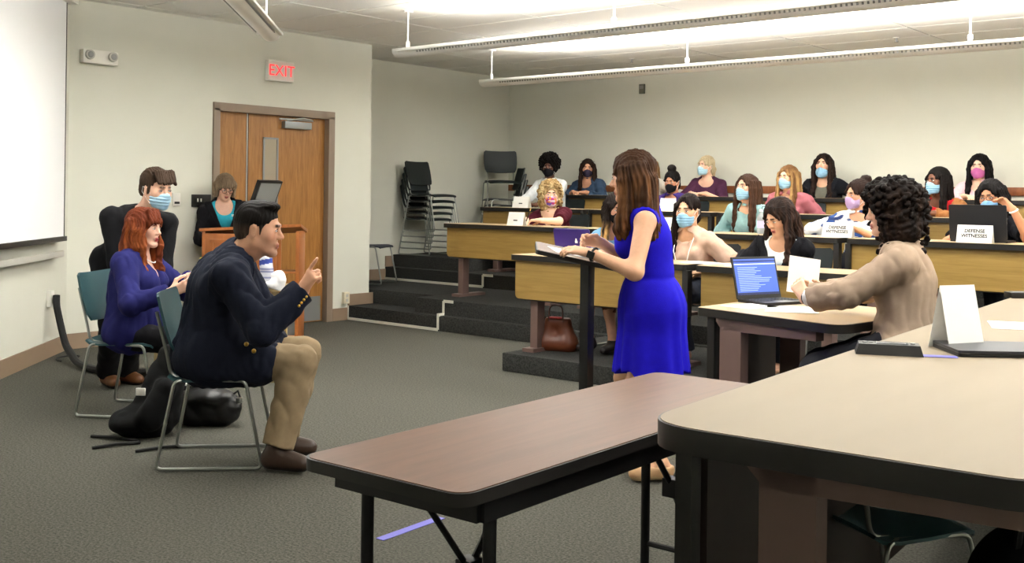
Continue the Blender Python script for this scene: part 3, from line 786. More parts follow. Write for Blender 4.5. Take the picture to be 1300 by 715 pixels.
class Person:
    def __init__(s, label, loc, heading, H=1.66, skin='d9a98c', sex='f', bulk=1.0, vox=.0075, group=None, name='person'):
        s.root = thing(name, label, 'person', tuple(loc), 0, group); s.o = V(tuple(loc))
        s.f = V(cos(R(heading)), sin(R(heading)), 0); s.l = V(-sin(R(heading)), cos(R(heading)), 0); s.u = V(0, 0, 1.)
        s.heading = heading; s.k = H / 1.7; s.skin = skin; s.sex = sex; s.bulk = bulk; s.vox = vox
        s.paint = []; s.J = {}
    def p(s, x, y, z): return s.o + s.f * x + s.l * y + s.u * z
    # --- pose
    def torso(s, hip, lean=5, side=0, twist=0, bend=.0, length=.5, neck=None):
        """hip: world point between the hip joints; either lean/side angles or the neck base as a world point."""
        k = s.k; s.hip = V(tuple(hip))
        if neck is not None: t = unit(V(tuple(neck)) - s.hip); s.neck = V(tuple(neck))
        else:
            t = rotaxis(s.u, s.l, R(lean)); t = rotaxis(t, s.f, R(-side)); s.neck = s.hip + t * length * k
        Ln = np.linalg.norm(s.neck - s.hip); s.t = t; l2 = unit(s.l - t * (s.l @ t)); s.hl = l2; s.hf = unit(np.cross(l2, t))
        s.chest = s.hip + t * .66 * Ln - s.hf * bend * k
        s.waist = s.hip + t * .32 * Ln - s.hf * bend * .7 * k
        cl = rotaxis(l2, t, R(twist)); s.cl = unit(cl - t * (cl @ t)); s.cf = np.cross(s.cl, t)
        w = (.165 if s.sex == 'f' else .19) * k * (1 + (s.bulk - 1) * .5)
        s.sh = {1: s.neck + s.cl * w - t * .045 * k, -1: s.neck - s.cl * w - t * .045 * k}
        s.hj = {1: s.hip + s.l * .085 * k, -1: s.hip - s.l * .085 * k}
        return s
    def head(s, pos=None, yaw=0, pitch=0, roll=0, scale=1.0):
        """pos: world centre of the head; yaw to own left from the heading, pitch down."""
        k = s.k; s.hs = scale * (1.0 if s.sex == 'm' else .96)
        a = R(s.heading + yaw); f = V(cos(a), sin(a), 0); l = V(-sin(a), cos(a), 0)
        f2 = f * cos(R(pitch)) - s.u * sin(R(pitch)); u2 = np.cross(f2, l)
        l2 = rotaxis(l, f2, R(-roll)); u2 = np.cross(f2, l2)
        s.hc = V(pos) if pos is not None else s.neck + s.t * .075 * k + s.u * .105 * k + s.cf * .035 * k
        s.HF, s.HL, s.HU = f2, l2, u2; s.HA = np.array([f2, l2, u2])
        return s
    def h(s, x, y, z): return s.hc + (s.HF * x + s.HL * y + s.HU * z) * s.hs
    def arm(s, side, wrist, hint, hand=None, palm=None, curl=(.5, .5, .55, .6), thumb=.4):
        k = s.k; el, wr = ik(s.sh[side], wrist, .285 * k, .25 * k, hint)
        s.J['el', side] = el; s.J['wr', side] = wr
        d = unit(hand if hand is not None else wr - el); n = V(palm if palm is not None else -s.u); n = unit(n - d * (n @ d))
        s.J['hand', side] = (d, n, curl, thumb); return s
    def leg(s, side, ankle, hint=None, toe=None):
        k = s.k; kn, an = ik(s.hj[side], ankle, .43 * k, .41 * k, s.f + s.u * .3 if hint is None else hint)
        s.J['kn', side] = kn; s.J['an', side] = an; s.J['toe', side] = unit(toe if toe is not None else s.f); return s
    def seated(s, lean=8, seat=.46, wr=None, z_table=None, knees=.14, foot=.36, **kw):
        k = s.k; s.torso(s.p(-.02, 0, seat + .09 * k), lean, **kw)
        for sd in (1, -1): s.leg(sd, s.p(foot, sd * knees * .9, .085 * k), s.f + s.u * .8 + s.l * sd * .1)
        return s
    # --- shapes shared by body and clothes
    def f_torso(s, F, g=0.0, low=True):
        k, b = s.k, s.bulk; t, l, f = s.t, s.l, s.hf; A = np.array([f, l, t]); AC = np.array([s.cf, s.cl, t]); w = 1 if s.sex == 'f' else .92
        if low: F.ell(s.hip + t * .0, V(.115 * b + g, .168 * k * w * b + g, .125 + g) , A, .05)
        F.ell(s.waist, V(.098 * b + g, .132 * b * k + g, .14 + g), A, .07)
        F.ell(s.chest + t * .01, V(.108 * (b * .6 + .4) + g, (.150 if s.sex == 'f' else .172) * (b * .6 + .4) * k + g, .155 * k + g), AC, .07)
        for sd in (1, -1):
            F.cap(s.neck - t * .035 * k + s.cl * sd * .03, s.sh[sd], .05 + g, .053 * k * (.7 + .3 * b) + g, .05)
            F.cap(s.neck + t * .02 * k, s.sh[sd] * .55 + s.neck * .45, .045 + g, .04 + g, .05)
            if s.sex == 'f': F.ell(s.chest - t * .0 * k + s.cf * .085 * (b * .5 + .5) + s.cl * sd * .07 * k, V(.055, .062, .062) * (.5 + .5 * b) + g, AC, .045)
        if b > 1.12: F.ell(s.waist + f * .05 * b - t * .02, V(.09 * b + g, .13 * b + g, .12 + g), A, .07)
        return F
    def f_arm(s, F, sd, g=0.0, upto=2.0, fat=None, cut=False, k=.03, wf=.0):
        kk = s.k * (.85 + .15 * s.bulk if fat is None else fat) * (1.08 if s.sex == 'm' else .98); el, wr, sh = s.J['el', sd], s.J['wr', sd], s.sh[sd]
        if upto <= 1:
            F.cap(sh, sh + (el - sh) * upto, .052 * kk + g, .044 * kk + g + wf, k, cut=cut)
        else:
            F.cap(sh, el, .052 * kk + g, .040 * kk + g, k)
            e = el + (wr - el) * (upto - 1)
            F.cap(el, e, .041 * kk + g, (.041 - .014 * (upto - 1)) * kk + g + wf, k, cut=cut)
        return F
    def f_legs(s, F, g=0.0, upto=2.0, cut=False, wf=0.0):
        k, b = s.k, (.75 + .25 * s.bulk)
        for sd in (1, -1):
            hp, kn, an = s.hj[sd], s.J['kn', sd], s.J['an', sd]
            F.cap(hp, kn, .083 * b * k + g, .056 * b * k + g, .04)
            if upto > 1:
                e = kn + (an - kn) * (upto - 1)
                F.cap(kn, e, .056 * b * k + g, (.056 - .018 * (upto - 1)) * b * k + g + wf, .03, cut=cut)
                F.ell(kn + (an - kn) * .3 - unit(np.cross(s.l, an - kn)) * -.0, V(.05, .05, .10) * b * k + g, None, .03)
        return F
    def f_hand(s, F, sd):
        d, n, curl, th = s.J['hand', sd]; k = s.k * 1.02; w = s.J['wr', sd]
        t = unit(np.cross(d, n)) * (-1 if sd > 0 else 1)                 # towards the thumb
        F.cap(w, w + d * .035 * k, .024 * k, .026 * k, .02, flat=(n, 1.35))
        for q, r in ((-.026, .013), (-.009, .014), (.009, .014), (.026, .0145)):
            F.cap(w + d * .03 * k + t * q * .6 * k, w + d * .088 * k + t * q * k, r * k, (r - .002) * k, .012)
        for i, (q, L, r) in enumerate(((.028, .070, .0092), (.010, .078, .0096), (-.009, .072, .0092), (-.027, .056, .0082))):
            a = w + d * .088 * k + t * q * k; dd = d; fan = t * (q * 1.6)
            dd = unit(dd + fan)
            c = curl[i]
            for j, fr in enumerate((.45, .32, .25)):
                dd = rotaxis(dd, np.cross(d, n), c * (.75, 1.0, .7)[j] * 1.0); b_ = a + dd * L * fr * k
                F.cap(a, b_, (r - j * .0007) * k, (r - (j + 1) * .0008) * k, .005); a = b_
        a = w + d * .022 * k + t * .020 * k + n * .006
        d1 = unit(d * .75 + t * .8 + n * (.25 + .4 * th)); b_ = a + d1 * .045 * k; F.cap(a, b_, .0155 * k, .0115 * k, .015)
        d2 = unit(d * .95 + t * (.45 - .5 * th) + n * (.15 + .5 * th)); c_ = b_ + d2 * .032 * k; F.cap(b_, c_, .0112 * k, .0102 * k, .006)
        d3 = unit(d2 + n * .2 - t * .25 * th); F.cap(c_, c_ + d3 * .025 * k, .010 * k, .0082 * k, .005)
        return F
    def f_head(s, F, detail=True):
        h, A, q = s.h, s.HA, s.hs; m = s.sex == 'm'
        E = lambda c, r, k=.02, op='+': F.ell(h(*c), V(r) * q, A, k * q, op)
        C = lambda a, b, ra, rb=None, k=.02, op='+': F.cap(h(*a), h(*b), ra * q, (ra if rb is None else rb) * q, k * q, op)
        j = 1.08 if m else 1.0
        E((-.014, 0, .032), (.094, .073, .085), .02)
        E((.020, 0, -.040), (.066, .058 * j, .074), .035)
        for y in (1, -1):
            C((.0, y * .050 * j, -.052), (.060, y * .017 * j, -.100), .016, .014, .025)
            E((.058, y * .037, -.020), (.022, .022, .024), .025)
        E((.072, 0, -.100), (.018, .022 * j, .016), .022)
        C((.084, -.028, .022), (.084, .028, .022), .0095 if m else .007, None, .018)
        for y in (1, -1): E((.094, y * .031, .002), (.017, .0165, .0115), .014, '-')
        C((.084, 0, .008), (.1035, 0, -.026), .0075, .0112, .014)
        for y in (1, -1): E((.094, y * .0115, -.031), (.010, .0075, .008), .007)
        C((.084, -.015, -.0610), (.084, .015, -.0610), .0065, None, .012); E((.089, 0, -.0605), (.006, .012, .0048), .008)
        E((.0865, 0, -.0725), (.0075, .0165, .0060), .010)
        C((.0955, -.020, -.0664), (.0955, .020, -.0664), .0026, None, .004, '-')
        for y in (1, -1):
            E((.0745, y * .031, .0), (.0135, .0148, .0132), .004)                      # eyelids over the ball
            c0 = h(-.006, y * .074, -.010); T = np.array([unit(s.HF + s.HL * y * .5), unit(s.HL * y - s.HF * .5), s.HU])
            F.ell(c0, V(.020, .008, .032) * q, T, .008 * q); F.ell(c0 + s.HL * y * .009 * q + s.HF * .003, V(.011, .006, .02) * q, T, .005, '-')
        C((-.022, 0, -.05), (-.030, 0, -.10), .052 if m else .047, None, .03)
        nr = (.058 if m else .047) * (.8 + .2 * s.bulk)
        F.cap(h(-.024, 0, -.07), s.neck + s.t * .005 - s.cf * .01, nr * .95, nr * 1.08, .035)
        return F
    def body(s, brow='4a3424', lip='b0645a', stubble=None, blush=True, eyes='4b3a2c', legs=True, mouth=True):
        F = Field(s.vox); s.f_torso(F, -.004)
        for sd in (1, -1): s.f_arm(F, sd); s.f_hand(F, sd)
        if legs:
            s.f_legs(F, -.004)
            for sd in (1, -1): s.f_foot(F, sd, 0)
        s.f_head(F)
        h, q = s.h, s.hs; P_ = []
        blob = lambda c, r, soft: (lambda P: (r * q + soft - np.linalg.norm(P - h(*c), axis=1)) / soft)
        bar = lambda a, b, r, soft: (lambda P: (r * q + soft - seg_dist(P, h(*a), h(*b))) / soft)
        if stubble:
            c, al = stubble
            P_.append((lambda P: al * np.clip(1.4 - np.linalg.norm((P - h(.05, 0, -.085)) / V(1, 1, 1), axis=1) / .075, 0, 1), c))
        if blush:
            for y in (1, -1): P_.append((lambda P, y=y: .22 * np.clip(1.2 - np.linalg.norm(P - h(.066, y * .042, -.026), axis=1) / .03, 0, 1), 'c8584c'))
            P_.append((lambda P: .18 * np.clip(1.2 - np.linalg.norm(P - h(.108, 0, -.026), axis=1) / .02, 0, 1), 'c8584c'))
        if mouth:
            P_.append((bar((.090, -.015, -.0608), (.090, .015, -.0608), .0042, .004), lip)); P_.append((bar((.091, -.015, -.0722), (.091, .015, -.0722), .0050, .004), lip))
            P_.append((bar((.093, -.018, -.0664), (.093, .018, -.0664), .0012, .003), '5a2a26'))
        for y in (1, -1):
            P_.append((bar((.091, y * .014, .0235), (.083, y * .046, .0245), .0038, .005), brow))
        s.bodyo = dyed('body', F.grow(), s.skin, MS, s.root, s.o, P_ + s.paint)
        # eyes: a ball with white, iris and pupil, and a dark lash line on the lid
        for y in (1, -1):
            m = MB(); c = V(h(.0775, y * .031, .0005)); n = 14; r = .0128 * q
            rings = [(0, 0), (.22, 1), (.36, 2), (.52, 2), (.7, 3), (1.0, 3), (1.4, 3)]
            vs = []; cols = []
            for a, _ in rings:
                for i in range(n):
                    b = 2 * pi * i / n
                    p = c + (s.HF * cos(a) + (s.HL * cos(b) + s.HU * sin(b) * .5) * sin(a)) * r; vs.append(p - s.o)
            fs = []; mi = []
            for i in range(len(rings) - 1):
                for j in range(n):
                    fs.append((i * n + j, (i + 1) * n + j, (i + 1) * n + (j + 1) % n, i * n + (j + 1) % n)); mi.append(0 if rings[i][0] < .22 else (1 if rings[i][0] < .52 else 2))
            m.v = [tuple(v) for v in vs]; m.f = fs; m.m = mi
            m.build('eye', [M['ink'], iris_mat(eyes), EYEW], s.root, 0)
        L_ = MB()
        for y in (1, -1):
            L_ = MB()
            L_.tube([tuple(V(h(.0800, y * .0175, .0025)) - s.o), tuple(V(h(.0895, y * .026, .0085)) - s.o), tuple(V(h(.0895, y * .034, .0088)) - s.o), tuple(V(h(.0825, y * .0445, .0030)) - s.o)], [.0008, .0016, .0018, .001], 5)
            L_.build('eyelash', M['ink'], s.root)
        return s
    def f_foot(s, F, sd, g=0.0):
        k = s.k; an, to = s.J['an', sd], s.J['toe', sd]; dn = V(0, 0, -.055 * k)
        to = unit(V(to[0], to[1], to[2] if abs(to[2]) > .05 else 0)); up_ = s.u if abs(to[2]) < .05 else unit(s.u - to * (s.u @ to)); dn = -up_ * .05 * k
        F.cap(an, an + dn * .6 - to * .02, .036 * k + g, .034 * k + g, .03)
        F.cap(an + dn * .8 - to * .025 * k, an + dn * .95 + to * .13 * k, .030 * k + g, .024 * k + g, .03, flat=(up_, 1.05))
        F.cap(an + dn * .35, an + dn * .9 + to * .10 * k, .034 * k + g, .024 * k + g, .03)
        return F
    # --- clothes
    def wear(s, name, F, col, paint=(), mat_=None, label=None):
        o = dyed(name, F.grow(), col, mat_ or MC, s.root, s.o, paint)
        if label: o['label'] = label
        return o
    def loc(s, P_):
        """Chest-frame coordinates (forward, left, up from the neck base)."""
        x, y, z = (P_ if isinstance(P_, tuple) else (P_[:, 0], P_[:, 1], P_[:, 2]))
        x, y, z = x - s.neck[0], y - s.neck[1], z - s.neck[2]
        return tuple(x * a[0] + y * a[1] + z * a[2] for a in (s.cf, s.cl, s.t))
    def cut_neck(s, F, depth=.05, width=.075, vee=False, hole=.062):
        """Neckline: round scoop or V, on the front of the chest; a collar hole all round."""
        F.cap(s.neck - s.t * .01, s.h(-.02, 0, -.05), hole * (.85 + .15 * s.bulk), .08, .008, '-')
        def fn(x, y, z):
            a, b, c = s.loc((x, y, z))
            if vee: d = np.maximum(np.maximum(np.abs(b) - (c + depth) * width / depth, -(c + depth)), -a - .0)
            else: d = np.maximum(np.sqrt((b / width) ** 2 + ((c - .01) / (depth + .01)) ** 2) - 1, 0 * a - 10) * min(width, depth) ; 
            if not vee: d = np.maximum(d, -a)
            return np.maximum(d, c - .12)
        lo = s.neck - .3; hi = s.neck + .3
        return F.put(fn, lo, hi, .004, '-')
    def folds(s, F, amp=.004, f=28, seed=1):
        """Cloth creases: ridged noise, stretched along the drop, and rings of wrinkles round bent elbows."""
        rs = seed; els = [s.J['el', sd] for sd in (1, -1) if ('el', sd) in s.J]
        def fn(x, y, z):
            n1 = vnoise((x, y, z * .6), f * 2.2, rs, 5); n2 = vnoise((x * 1.3, y * 1.3, z * .7), f * 4.5, rs + 3, 5)
            d = amp * (.6 - 1.3 * np.abs(n1)) + amp * .3 * n2
            for e in els:
                r2 = (x - e[0]) ** 2 + (y - e[1]) ** 2 + (z - e[2]) ** 2
                d = d + amp * .8 * np.exp(-r2 / .008) * (.4 - np.abs(vnoise((x, y, z), f * 4, rs + 9, 4)))
            return d
        return F.warp(fn)
    def lapels(s, F, depth, width, lw=.055, th=.008):
        def fn(x, y, z):
            a, b, c = s.loc((x, y, z)); e = np.abs(b) - (c + depth) * width / depth
            on = (e > -.004) & (e < lw * np.clip((c + depth) / depth * 1.3, .15, 1)) & (a > .0) & (c < .05) & (c > -depth)
            col = (np.sqrt(b * b + (a + .01) ** 2) < .105) & (c > -.03) & (a < .03)
            seam = np.exp(-(b / .004) ** 2) * (a < 0) * (c < -.03)
            sh = np.abs(np.abs(b) - .17 * s.k * (.5 + .5 * s.bulk))
            return -th * on - .006 * col + .004 * seam + .004 * np.exp(-(sh / .005) ** 2) * (c > -.15)
        return F.warp(fn)
    def top(s, col, sleeve=2.0, g=.013, neck=('scoop', .05, .075), hem=-.06, vox=None, name='shirt', paint=(), label=None, wf=.004, fold=.004, extra=None, low=True, sleeves=True, mat_=None, blazer=False):
        F = Field(vox or max(s.vox, .0065)); s.f_torso(F, g, low)
        if sleeves:
            for sd in (1, -1): s.f_arm(F, sd, g, sleeve, cut=True, wf=wf)
        else:
            for sd in (1, -1): F.cap(s.sh[sd] + s.cl * sd * .022 * s.k - s.t * .05, s.sh[sd] + s.cl * sd * .10 - s.t * .02, .06, .09, .01, '-')
        if extra: extra(F)
        if neck:
            s.cut_neck(F, neck[1], neck[2], neck[0] == 'vee', .055 if blazer else .062)
        hp = s.hip + s.t * hem
        fn = lambda x, y, z: -((x - hp[0]) * s.t[0] + (y - hp[1]) * s.t[1] + (z - hp[2]) * s.t[2])      # hem plane; sleeves below it are kept
        def trim(x, y, z):
            d = fn(x, y, z)
            # keep sleeves that hang below the hem line
            a, b, c = x - s.hip[0], y - s.hip[1], z - s.hip[2]
            lat = np.abs(a * s.l[0] + b * s.l[1]); fw_ = a * s.f[0] + b * s.f[1]
            keep = np.maximum(lat - .27 * s.bulk, 0) * 4 + np.maximum(fw_ - .26 * s.bulk, 0) * 4
            return d - keep
        F.clip(trim)
        if blazer: s.lapels(F, neck[1], neck[2])
        if fold: s.folds(F, fold, 26, int(abs(s.o[0] * 97) + 1))
        return s.wear(name, F, col, paint, mat_, label)
    def trousers(s, col, upto=1.97, g=.014, wf=.018, vox=.009, name='trousers', paint=()):
        F = Field(vox); A = np.array([s.hf, s.l, s.t]); b = s.bulk
        F.ell(s.hip, V(.115 * b + g, .165 * b + g, .12 + g), A, .05); s.f_legs(F, g, upto, True, wf)
        s.folds(F, .004, 24, 5); return s.wear(name, F, col, paint)
    def shoes(s, col, g=.012, sole=None, vox=.007, mat_=None, name='shoe', sides=(1, -1), topcut=.045):
        for sd in sides:
            F = Field(vox); s.f_foot(F, sd, g); an = s.J['an', sd]; z0 = an[2] - .082 * s.k
            F.clip(lambda x, y, z: (z - (an[2] + topcut)) + 0 * x + 0 * y)
            F.clip(lambda x, y, z: (z0 - z) + 0 * x + 0 * y)
            pt = [(lambda P, z0=z0: np.where(P[:, 2] < z0 + .022, 1.0, 0.0), sole)] if sole else []
            s.wear(name, F, col, pt, mat_ or ML)
    # --- head things
    def hair(s, kind, col, hi=None, vox=None, length=.30, seed=1, part=0.0, name='hair', fringe=False, back=1.0, vol=1.0, amp=.0035, lab=None, ring=34, side=(1, -1), fade=None):
        F = Field(vox or .006); h, A, q = s.h, s.HA, s.hs
        E = lambda c, r, k=.02, op='+': F.ell(h(*c), V(r) * q, A, k, op)
        C = lambda a, b, ra, rb=None, k=.02, op='+': F.cap(h(*a), h(*b), ra * q, (ra if rb is None else rb) * q, k, op)
        rnd = random.Random(seed); mat_ = MH
        if kind == 'short':
            E((-.020, 0, .042), (.101, .083, .089)); E((-.05, 0, -.01), (.066, .076, .075))
            E((.10, 0, -.012), (.088, .10, .082), .012, '-'); E((.055, 0, -.055), (.10, .12, .085), .02, '-'); E((.0, 0, -.12), (.14, .14, .075), .02, '-')
            for y in (1, -1):
                E((-.002, y * .085, -.014), (.022, .03, .034), .006, '-')
                if part is not None: C((.022, y * .071, .012), (.020, y * .070, -.026), .008, .005, .008)
            if fringe:
                for i in range(7): y = -.055 + i * .018; C((.05, y, .105), (.092, y * 1.05 + .006, .045 + .008 * (i % 2)), .018, .008, .015)
            if kind == 'short' and vol > 1: E((.03, 0, .105), (.062, .062, .026), .03)
        elif kind == 'crop':
            E((-.018, 0, .042), (.097, .0785, .085)); E((-.048, 0, .0), (.062, .0715, .070))
            E((.104, 0, -.022), (.086, .10, .082), .010, '-'); E((.055, 0, -.062), (.10, .12, .082), .014, '-'); E((.0, 0, -.118), (.14, .14, .072), .014, '-')
            E((.035, 0, .105), (.050, .056, .022), .025)
            for y in (1, -1):
                E((-.006, y * .085, -.012), (.024, .03, .036), .005, '-'); C((.026, y * .0695, .014), (.024, y * .0685, -.020), .007, .004, .008)
        elif kind in ('long', 'wavy', 'bob', 'pony', 'bun', 'topbun', 'sleek'):
            v = vol
            E((-.020, 0, .040), (.104 * v, .085 * v, .091 * (v * .5 + .5)))
            E((-.055, 0, -.03), (.060 * v, .080 * v, .085))
            E((.108, 0, -.030), (.084, .068, .098), .016, '-')
            for y in (1, -1): C((.056, y * (.012 + part * y), .096), (.068, y * .062, .022), .010, .012, .018)       # parted front
            if fringe:
                for i in range(8): y = -.056 + i * .016; C((.050, y * .8, .108), (.094 - abs(y) * .25, y * 1.1, .040), .016, .008, .012)
            if kind in ('long', 'wavy', 'sleek'):
                n = 6
                for y in side:
                    for (x0, w0, o) in ((.035, .016, .0), (.005, .020, .3), (-.03, .022, .6), (-.06, .024, .9)):
                        pts = []
                        for i in range(n + 1):
                            tt = i / n
                            wv = (.012 if kind == 'wavy' else .003) * sin(tt * 11 + o * 4 + seed)
                            base = V(h(x0 + wv, y * (.074 + .012 * min(1, tt * 2.5) * v + wv * .6), .045 - .12 * min(1, tt * 3)))
                            drop = max(0, tt * length - .06)
                            p = base - s.u * drop * .95 + (s.cf * (.02 if x0 > 0 else -.045) * min(1, drop * 6)) + s.cl * y * .004
                            pts.append(p)
                        for i in range(n): F.cap(pts[i], pts[i + 1], (w0 + (.004 if i else 0)) * v, (w0 + .004) * v * (.55 if i == n - 1 else 1), .012)
                if back:
                    b0 = V(h(-.075, 0, -.03)); b1 = b0 - s.u * (length - .02) - s.cf * .03
                    F.cap(b0, b1, .052 * v, .045 * v, .03, flat=(s.cf, 1.6)); 
                    for y in (1, -1): F.cap(b0 + s.cl * y * .04, b1 + s.cl * y * .055, .042 * v, .032 * v, .03)
            if kind == 'bob':
                for y in (1, -1):
                    C((.012, y * .080, .03), (.030, y * .082, -.075), .024 * v, .018, .02); C((-.03, y * .080, .02), (-.03, y * .078, -.085), .032 * v, .026, .02)
                C((-.075, -.03, -.02), (-.075, -.03, -.095), .04, .034); C((-.075, .03, -.02), (-.075, .03, -.095), .04, .034)
            if kind == 'pony':
                F.cap(h(-.11, 0, .0), h(-.13, 0, -.03), .028, .03, .02); F.cap(V(h(-.13, 0, -.03)), V(h(-.12, .02, -.03)) - s.u * length, .03, .014, .02)
            if kind == 'bun': E((-.085, 0, .115), (.045, .050, .040), .012)
            if kind == 'topbun': E((-.015, 0, .150), (.046, .050, .044), .01)
        elif kind in ('curly', 'afro'):
            mat_ = MK; R0 = V(.125, .112, .118) * vol if kind == 'afro' else V(.120, .105, .105) * vol
            c0 = (-.025, 0, .045 if kind == 'afro' else .030); E(c0, tuple(R0 * .93))
            if kind == 'curly': E((-.035, 0, -.05), (.095 * vol, .112 * vol, .10)); E((-.045, 0, -length * .55), (.085 * vol, .118 * vol, length * .55))
            E((.118, 0, -.036), (.082, .066, .098), .012, '-')
            n = 260 if kind == 'afro' else 430
            for i in range(n):
                z = 1 - 2 * (i + .5) / n; a = i * 2.39996; rr = (1 - z * z) ** .5
                d = V(rr * cos(a), rr * sin(a), z); jit = 1 + rnd.uniform(-.04, .07)
                p = V(c0) + d * R0 * jit
                if kind == 'curly' and z < .25: p = p * V(1, 1.06, 1) + V(-.008, 0, -rnd.random() * length * 1.0 * max(0, .35 - z))
                if p[0] > .050 and abs(p[1]) < .075 and p[2] < .075: continue
                if p[0] > .02 and p[2] < -.04 and abs(p[1]) < .07: continue
                r = rnd.uniform(.010, .017) if kind == 'afro' else rnd.uniform(.010, .0185)
                F.ell(h(*p), V(r, r, r * rnd.uniform(.8, 1.25)), None, .005)
        elif kind == 'wrap':
            E((-.022, 0, .044), (.106, .087, .093)); E((.11, 0, -.028), (.082, .074, .100), .012, '-'); E((-.10, 0, .02), (.05, .06, .05), .02)
            E((-.0, 0, -.125), (.2, .2, .085), .012, '-')
        hc, HF, HL, HU = s.hc, s.HF, s.HL, s.HU
        if kind in ('curly', 'afro'):
            F.warp(lambda x, y, z: .0035 * vnoise((x, y, z), 210, seed, 6))
        else:
            def wr(x, y, z):
                dx, dy, dz = x - hc[0], y - hc[1], z - hc[2]
                a = dx * HF[0] + dy * HF[1] + dz * HF[2] + .02; b = dx * HL[0] + dy * HL[1] + dz * HL[2]; c = dx * HU[0] + dy * HU[1] + dz * HU[2]
                th = np.arctan2(b, a) + (.10 * np.sin(c * 45 + seed) if kind == 'wavy' else 0)
                top_ = np.clip((c - .03) / .09, 0, 1)
                g = (1 - top_) * np.sin(th * ring + 2.2 * np.sin(c * 22 + seed) + 1.7 * np.sin(th * 5)) + top_ * np.sin(b * 420 + 1.5 * np.sin(a * 40))
                return amp * g + amp * .6 * vnoise((x, y, z * .25), 150, seed)
            F.warp(wr)
        pt = []
        if hi:
            c2, lo_, sp = hi
            pt.append((lambda P: sp * np.clip(.5 + .8 * vnoise((P[:, 0], P[:, 1], P[:, 2] * .12), 130, seed + 5, 6), 0, 1) * np.clip(.5 + ((P - hc) @ HU * -1 + lo_) / .10, 0, 1), c2))
        if fade: pt.append((lambda P: .75 * np.clip((.030 - (P - hc) @ HU) / .045, 0, 1), fade))
        o = dyed(name, F.grow(), col, mat_, s.root, s.o, pt)
        if lab: o['label'] = lab
        return o
    def mask(s, col='9cc4dc', paint=(), low=0.0, label=None, vox=.0042):
        h, A, q = s.h, s.HA, s.hs; F = Field(vox); z = low
        E = lambda c, r, k=.015, op='+': F.ell(h(c[0], c[1], c[2] + z), V(r) * q, A, k, op)
        E((.030, 0, -.052), (.074, .066, .066)); F.cap(h(.098, 0, -.030 + z), h(.090, 0, -.075 + z), .022, .020, .03); E((.070, 0, -.10), (.028, .034, .020), .02)
        def keep(x, y, zz):
            dx, dy, dz = x - s.hc[0], y - s.hc[1], zz - s.hc[2]
            a, b, c = (sum(e * w for e, w in zip((dx, dy, dz), ax)) / q for ax in (s.HF, s.HL, s.HU))
            c = c - z
            return np.maximum(np.maximum(c + .010 + .30 * np.abs(b) - .10 * np.clip(.02 - np.abs(b), 0, 1), -.118 + .35 * np.abs(b) - c), .028 - a)
        F.clip(keep)
        def pl(x, y, zz):
            c = ((x - s.hc[0]) * s.HU[0] + (y - s.hc[1]) * s.HU[1] + (zz - s.hc[2]) * s.HU[2]) / q - z
            return .0022 * np.sin(c * 330) * (np.abs(c + .06) < .03)
        if not paint: F.warp(pl)
        o = dyed('face_mask', F.grow(), col, MC, s.root, s.o, paint)
        if label: o['label'] = label
        m = MB(); o_ = s.o
        for y in (1, -1):
            a = [h(.032, y * .064, -.024 + z), h(.005, y * .076, .004), h(-.022, y * .082, .012), h(-.028, y * .080, -.02), h(.0, y * .074, -.045), h(.032, y * .060, -.082 + z)]
            m.tube([tuple(V(p) - o_) for p in a], .0016, 5)
            m.build('ear_loop', M['paper'], o); m = MB()
        return o
    def glasses(s, on_top=False, col='ink', tilt=0):
        h, q, o_ = s.h, s.hs, s.o; dz, dx = (.095, -.030) if on_top else (0, 0)
        g = None; m = MB()
        for y in (1, -1):
            ring = [tuple(V(h(.103 + dx, y * (.031 + .023 * cos(a)), .0 + dz + .0175 * sin(a))) - o_) for a in np.linspace(0, 2 * pi, 17)[:-1]]
            m.tube(ring, .0018, 5, True)
            m.tube([tuple(V(h(*p)) - o_) for p in ((.101 + dx, y * .054, .006 + dz), (.05 + dx * .5, y * (.078 if not on_top else .088), .008 + dz * .9), (-.005, y * .084, .006 + dz * .8))], .0018, 5)
        m.tube([tuple(V(h(*p)) - o_) for p in ((.103 + dx, -.008, .004 + dz), (.107 + dx, 0, .006 + dz), (.103 + dx, .008, .004 + dz))], .0016, 5)
        return m.build('glasses', M[col], s.root)
_iris = {}
def iris_mat(c):
    if c not in _iris: _iris[c] = plain('iris', c, .25)
    return _iris[c]
EYEW = plain('eye_white', 'd8d2cc', .3)

# ------------------------------------------------------------------ the people at the front of the room
# man on the near chair, pointing
mc = chair('teal', (-4.59, 3.20, 0), R(46), 'teal plastic chair with thin metal legs under the man in the navy blazer')
P1 = Person('man in navy blazer and khaki trousers, seated and pointing with one finger', (-4.53, 3.26, 0), 45, 1.80, 'd7a284', 'm', 1.34, .0055)
P1.torso(at(268, 449, D=5.38), neck=at(299, 330, D=5.36), twist=8, bend=.035)
P1.head(at(329, 291, D=5.34), yaw=-6, pitch=5, roll=0, scale=1.12)
P1.arm(-1, at(384, 369, D=5.16), V(.2, -.3, -1), hand=at(402, 340, D=5.12) - at(384, 369, D=5.16), palm=RT * .3 - UP * .5 + FW * .9, curl=(.06, 1.35, 1.45, 1.5), thumb=1.2)
P1.arm(1, at(345, 432, D=5.45), V(0, .6, -.8), palm=-UP, curl=(.3, .35, .4, .4))
P1.leg(-1, at(351, 573, D=5.18), toe=RT * .95 - FW * .25); P1.leg(1, at(358, 556, D=5.42), toe=RT * .95 + FW * .1)
P1.body(brow='1f1814', lip='a8695c', stubble=('6b5a50', .45), eyes='2e2118')
P1.hair('crop', '15110f', seed=2, vox=.0045, amp=.0015, vol=1, fade='4a3a30')
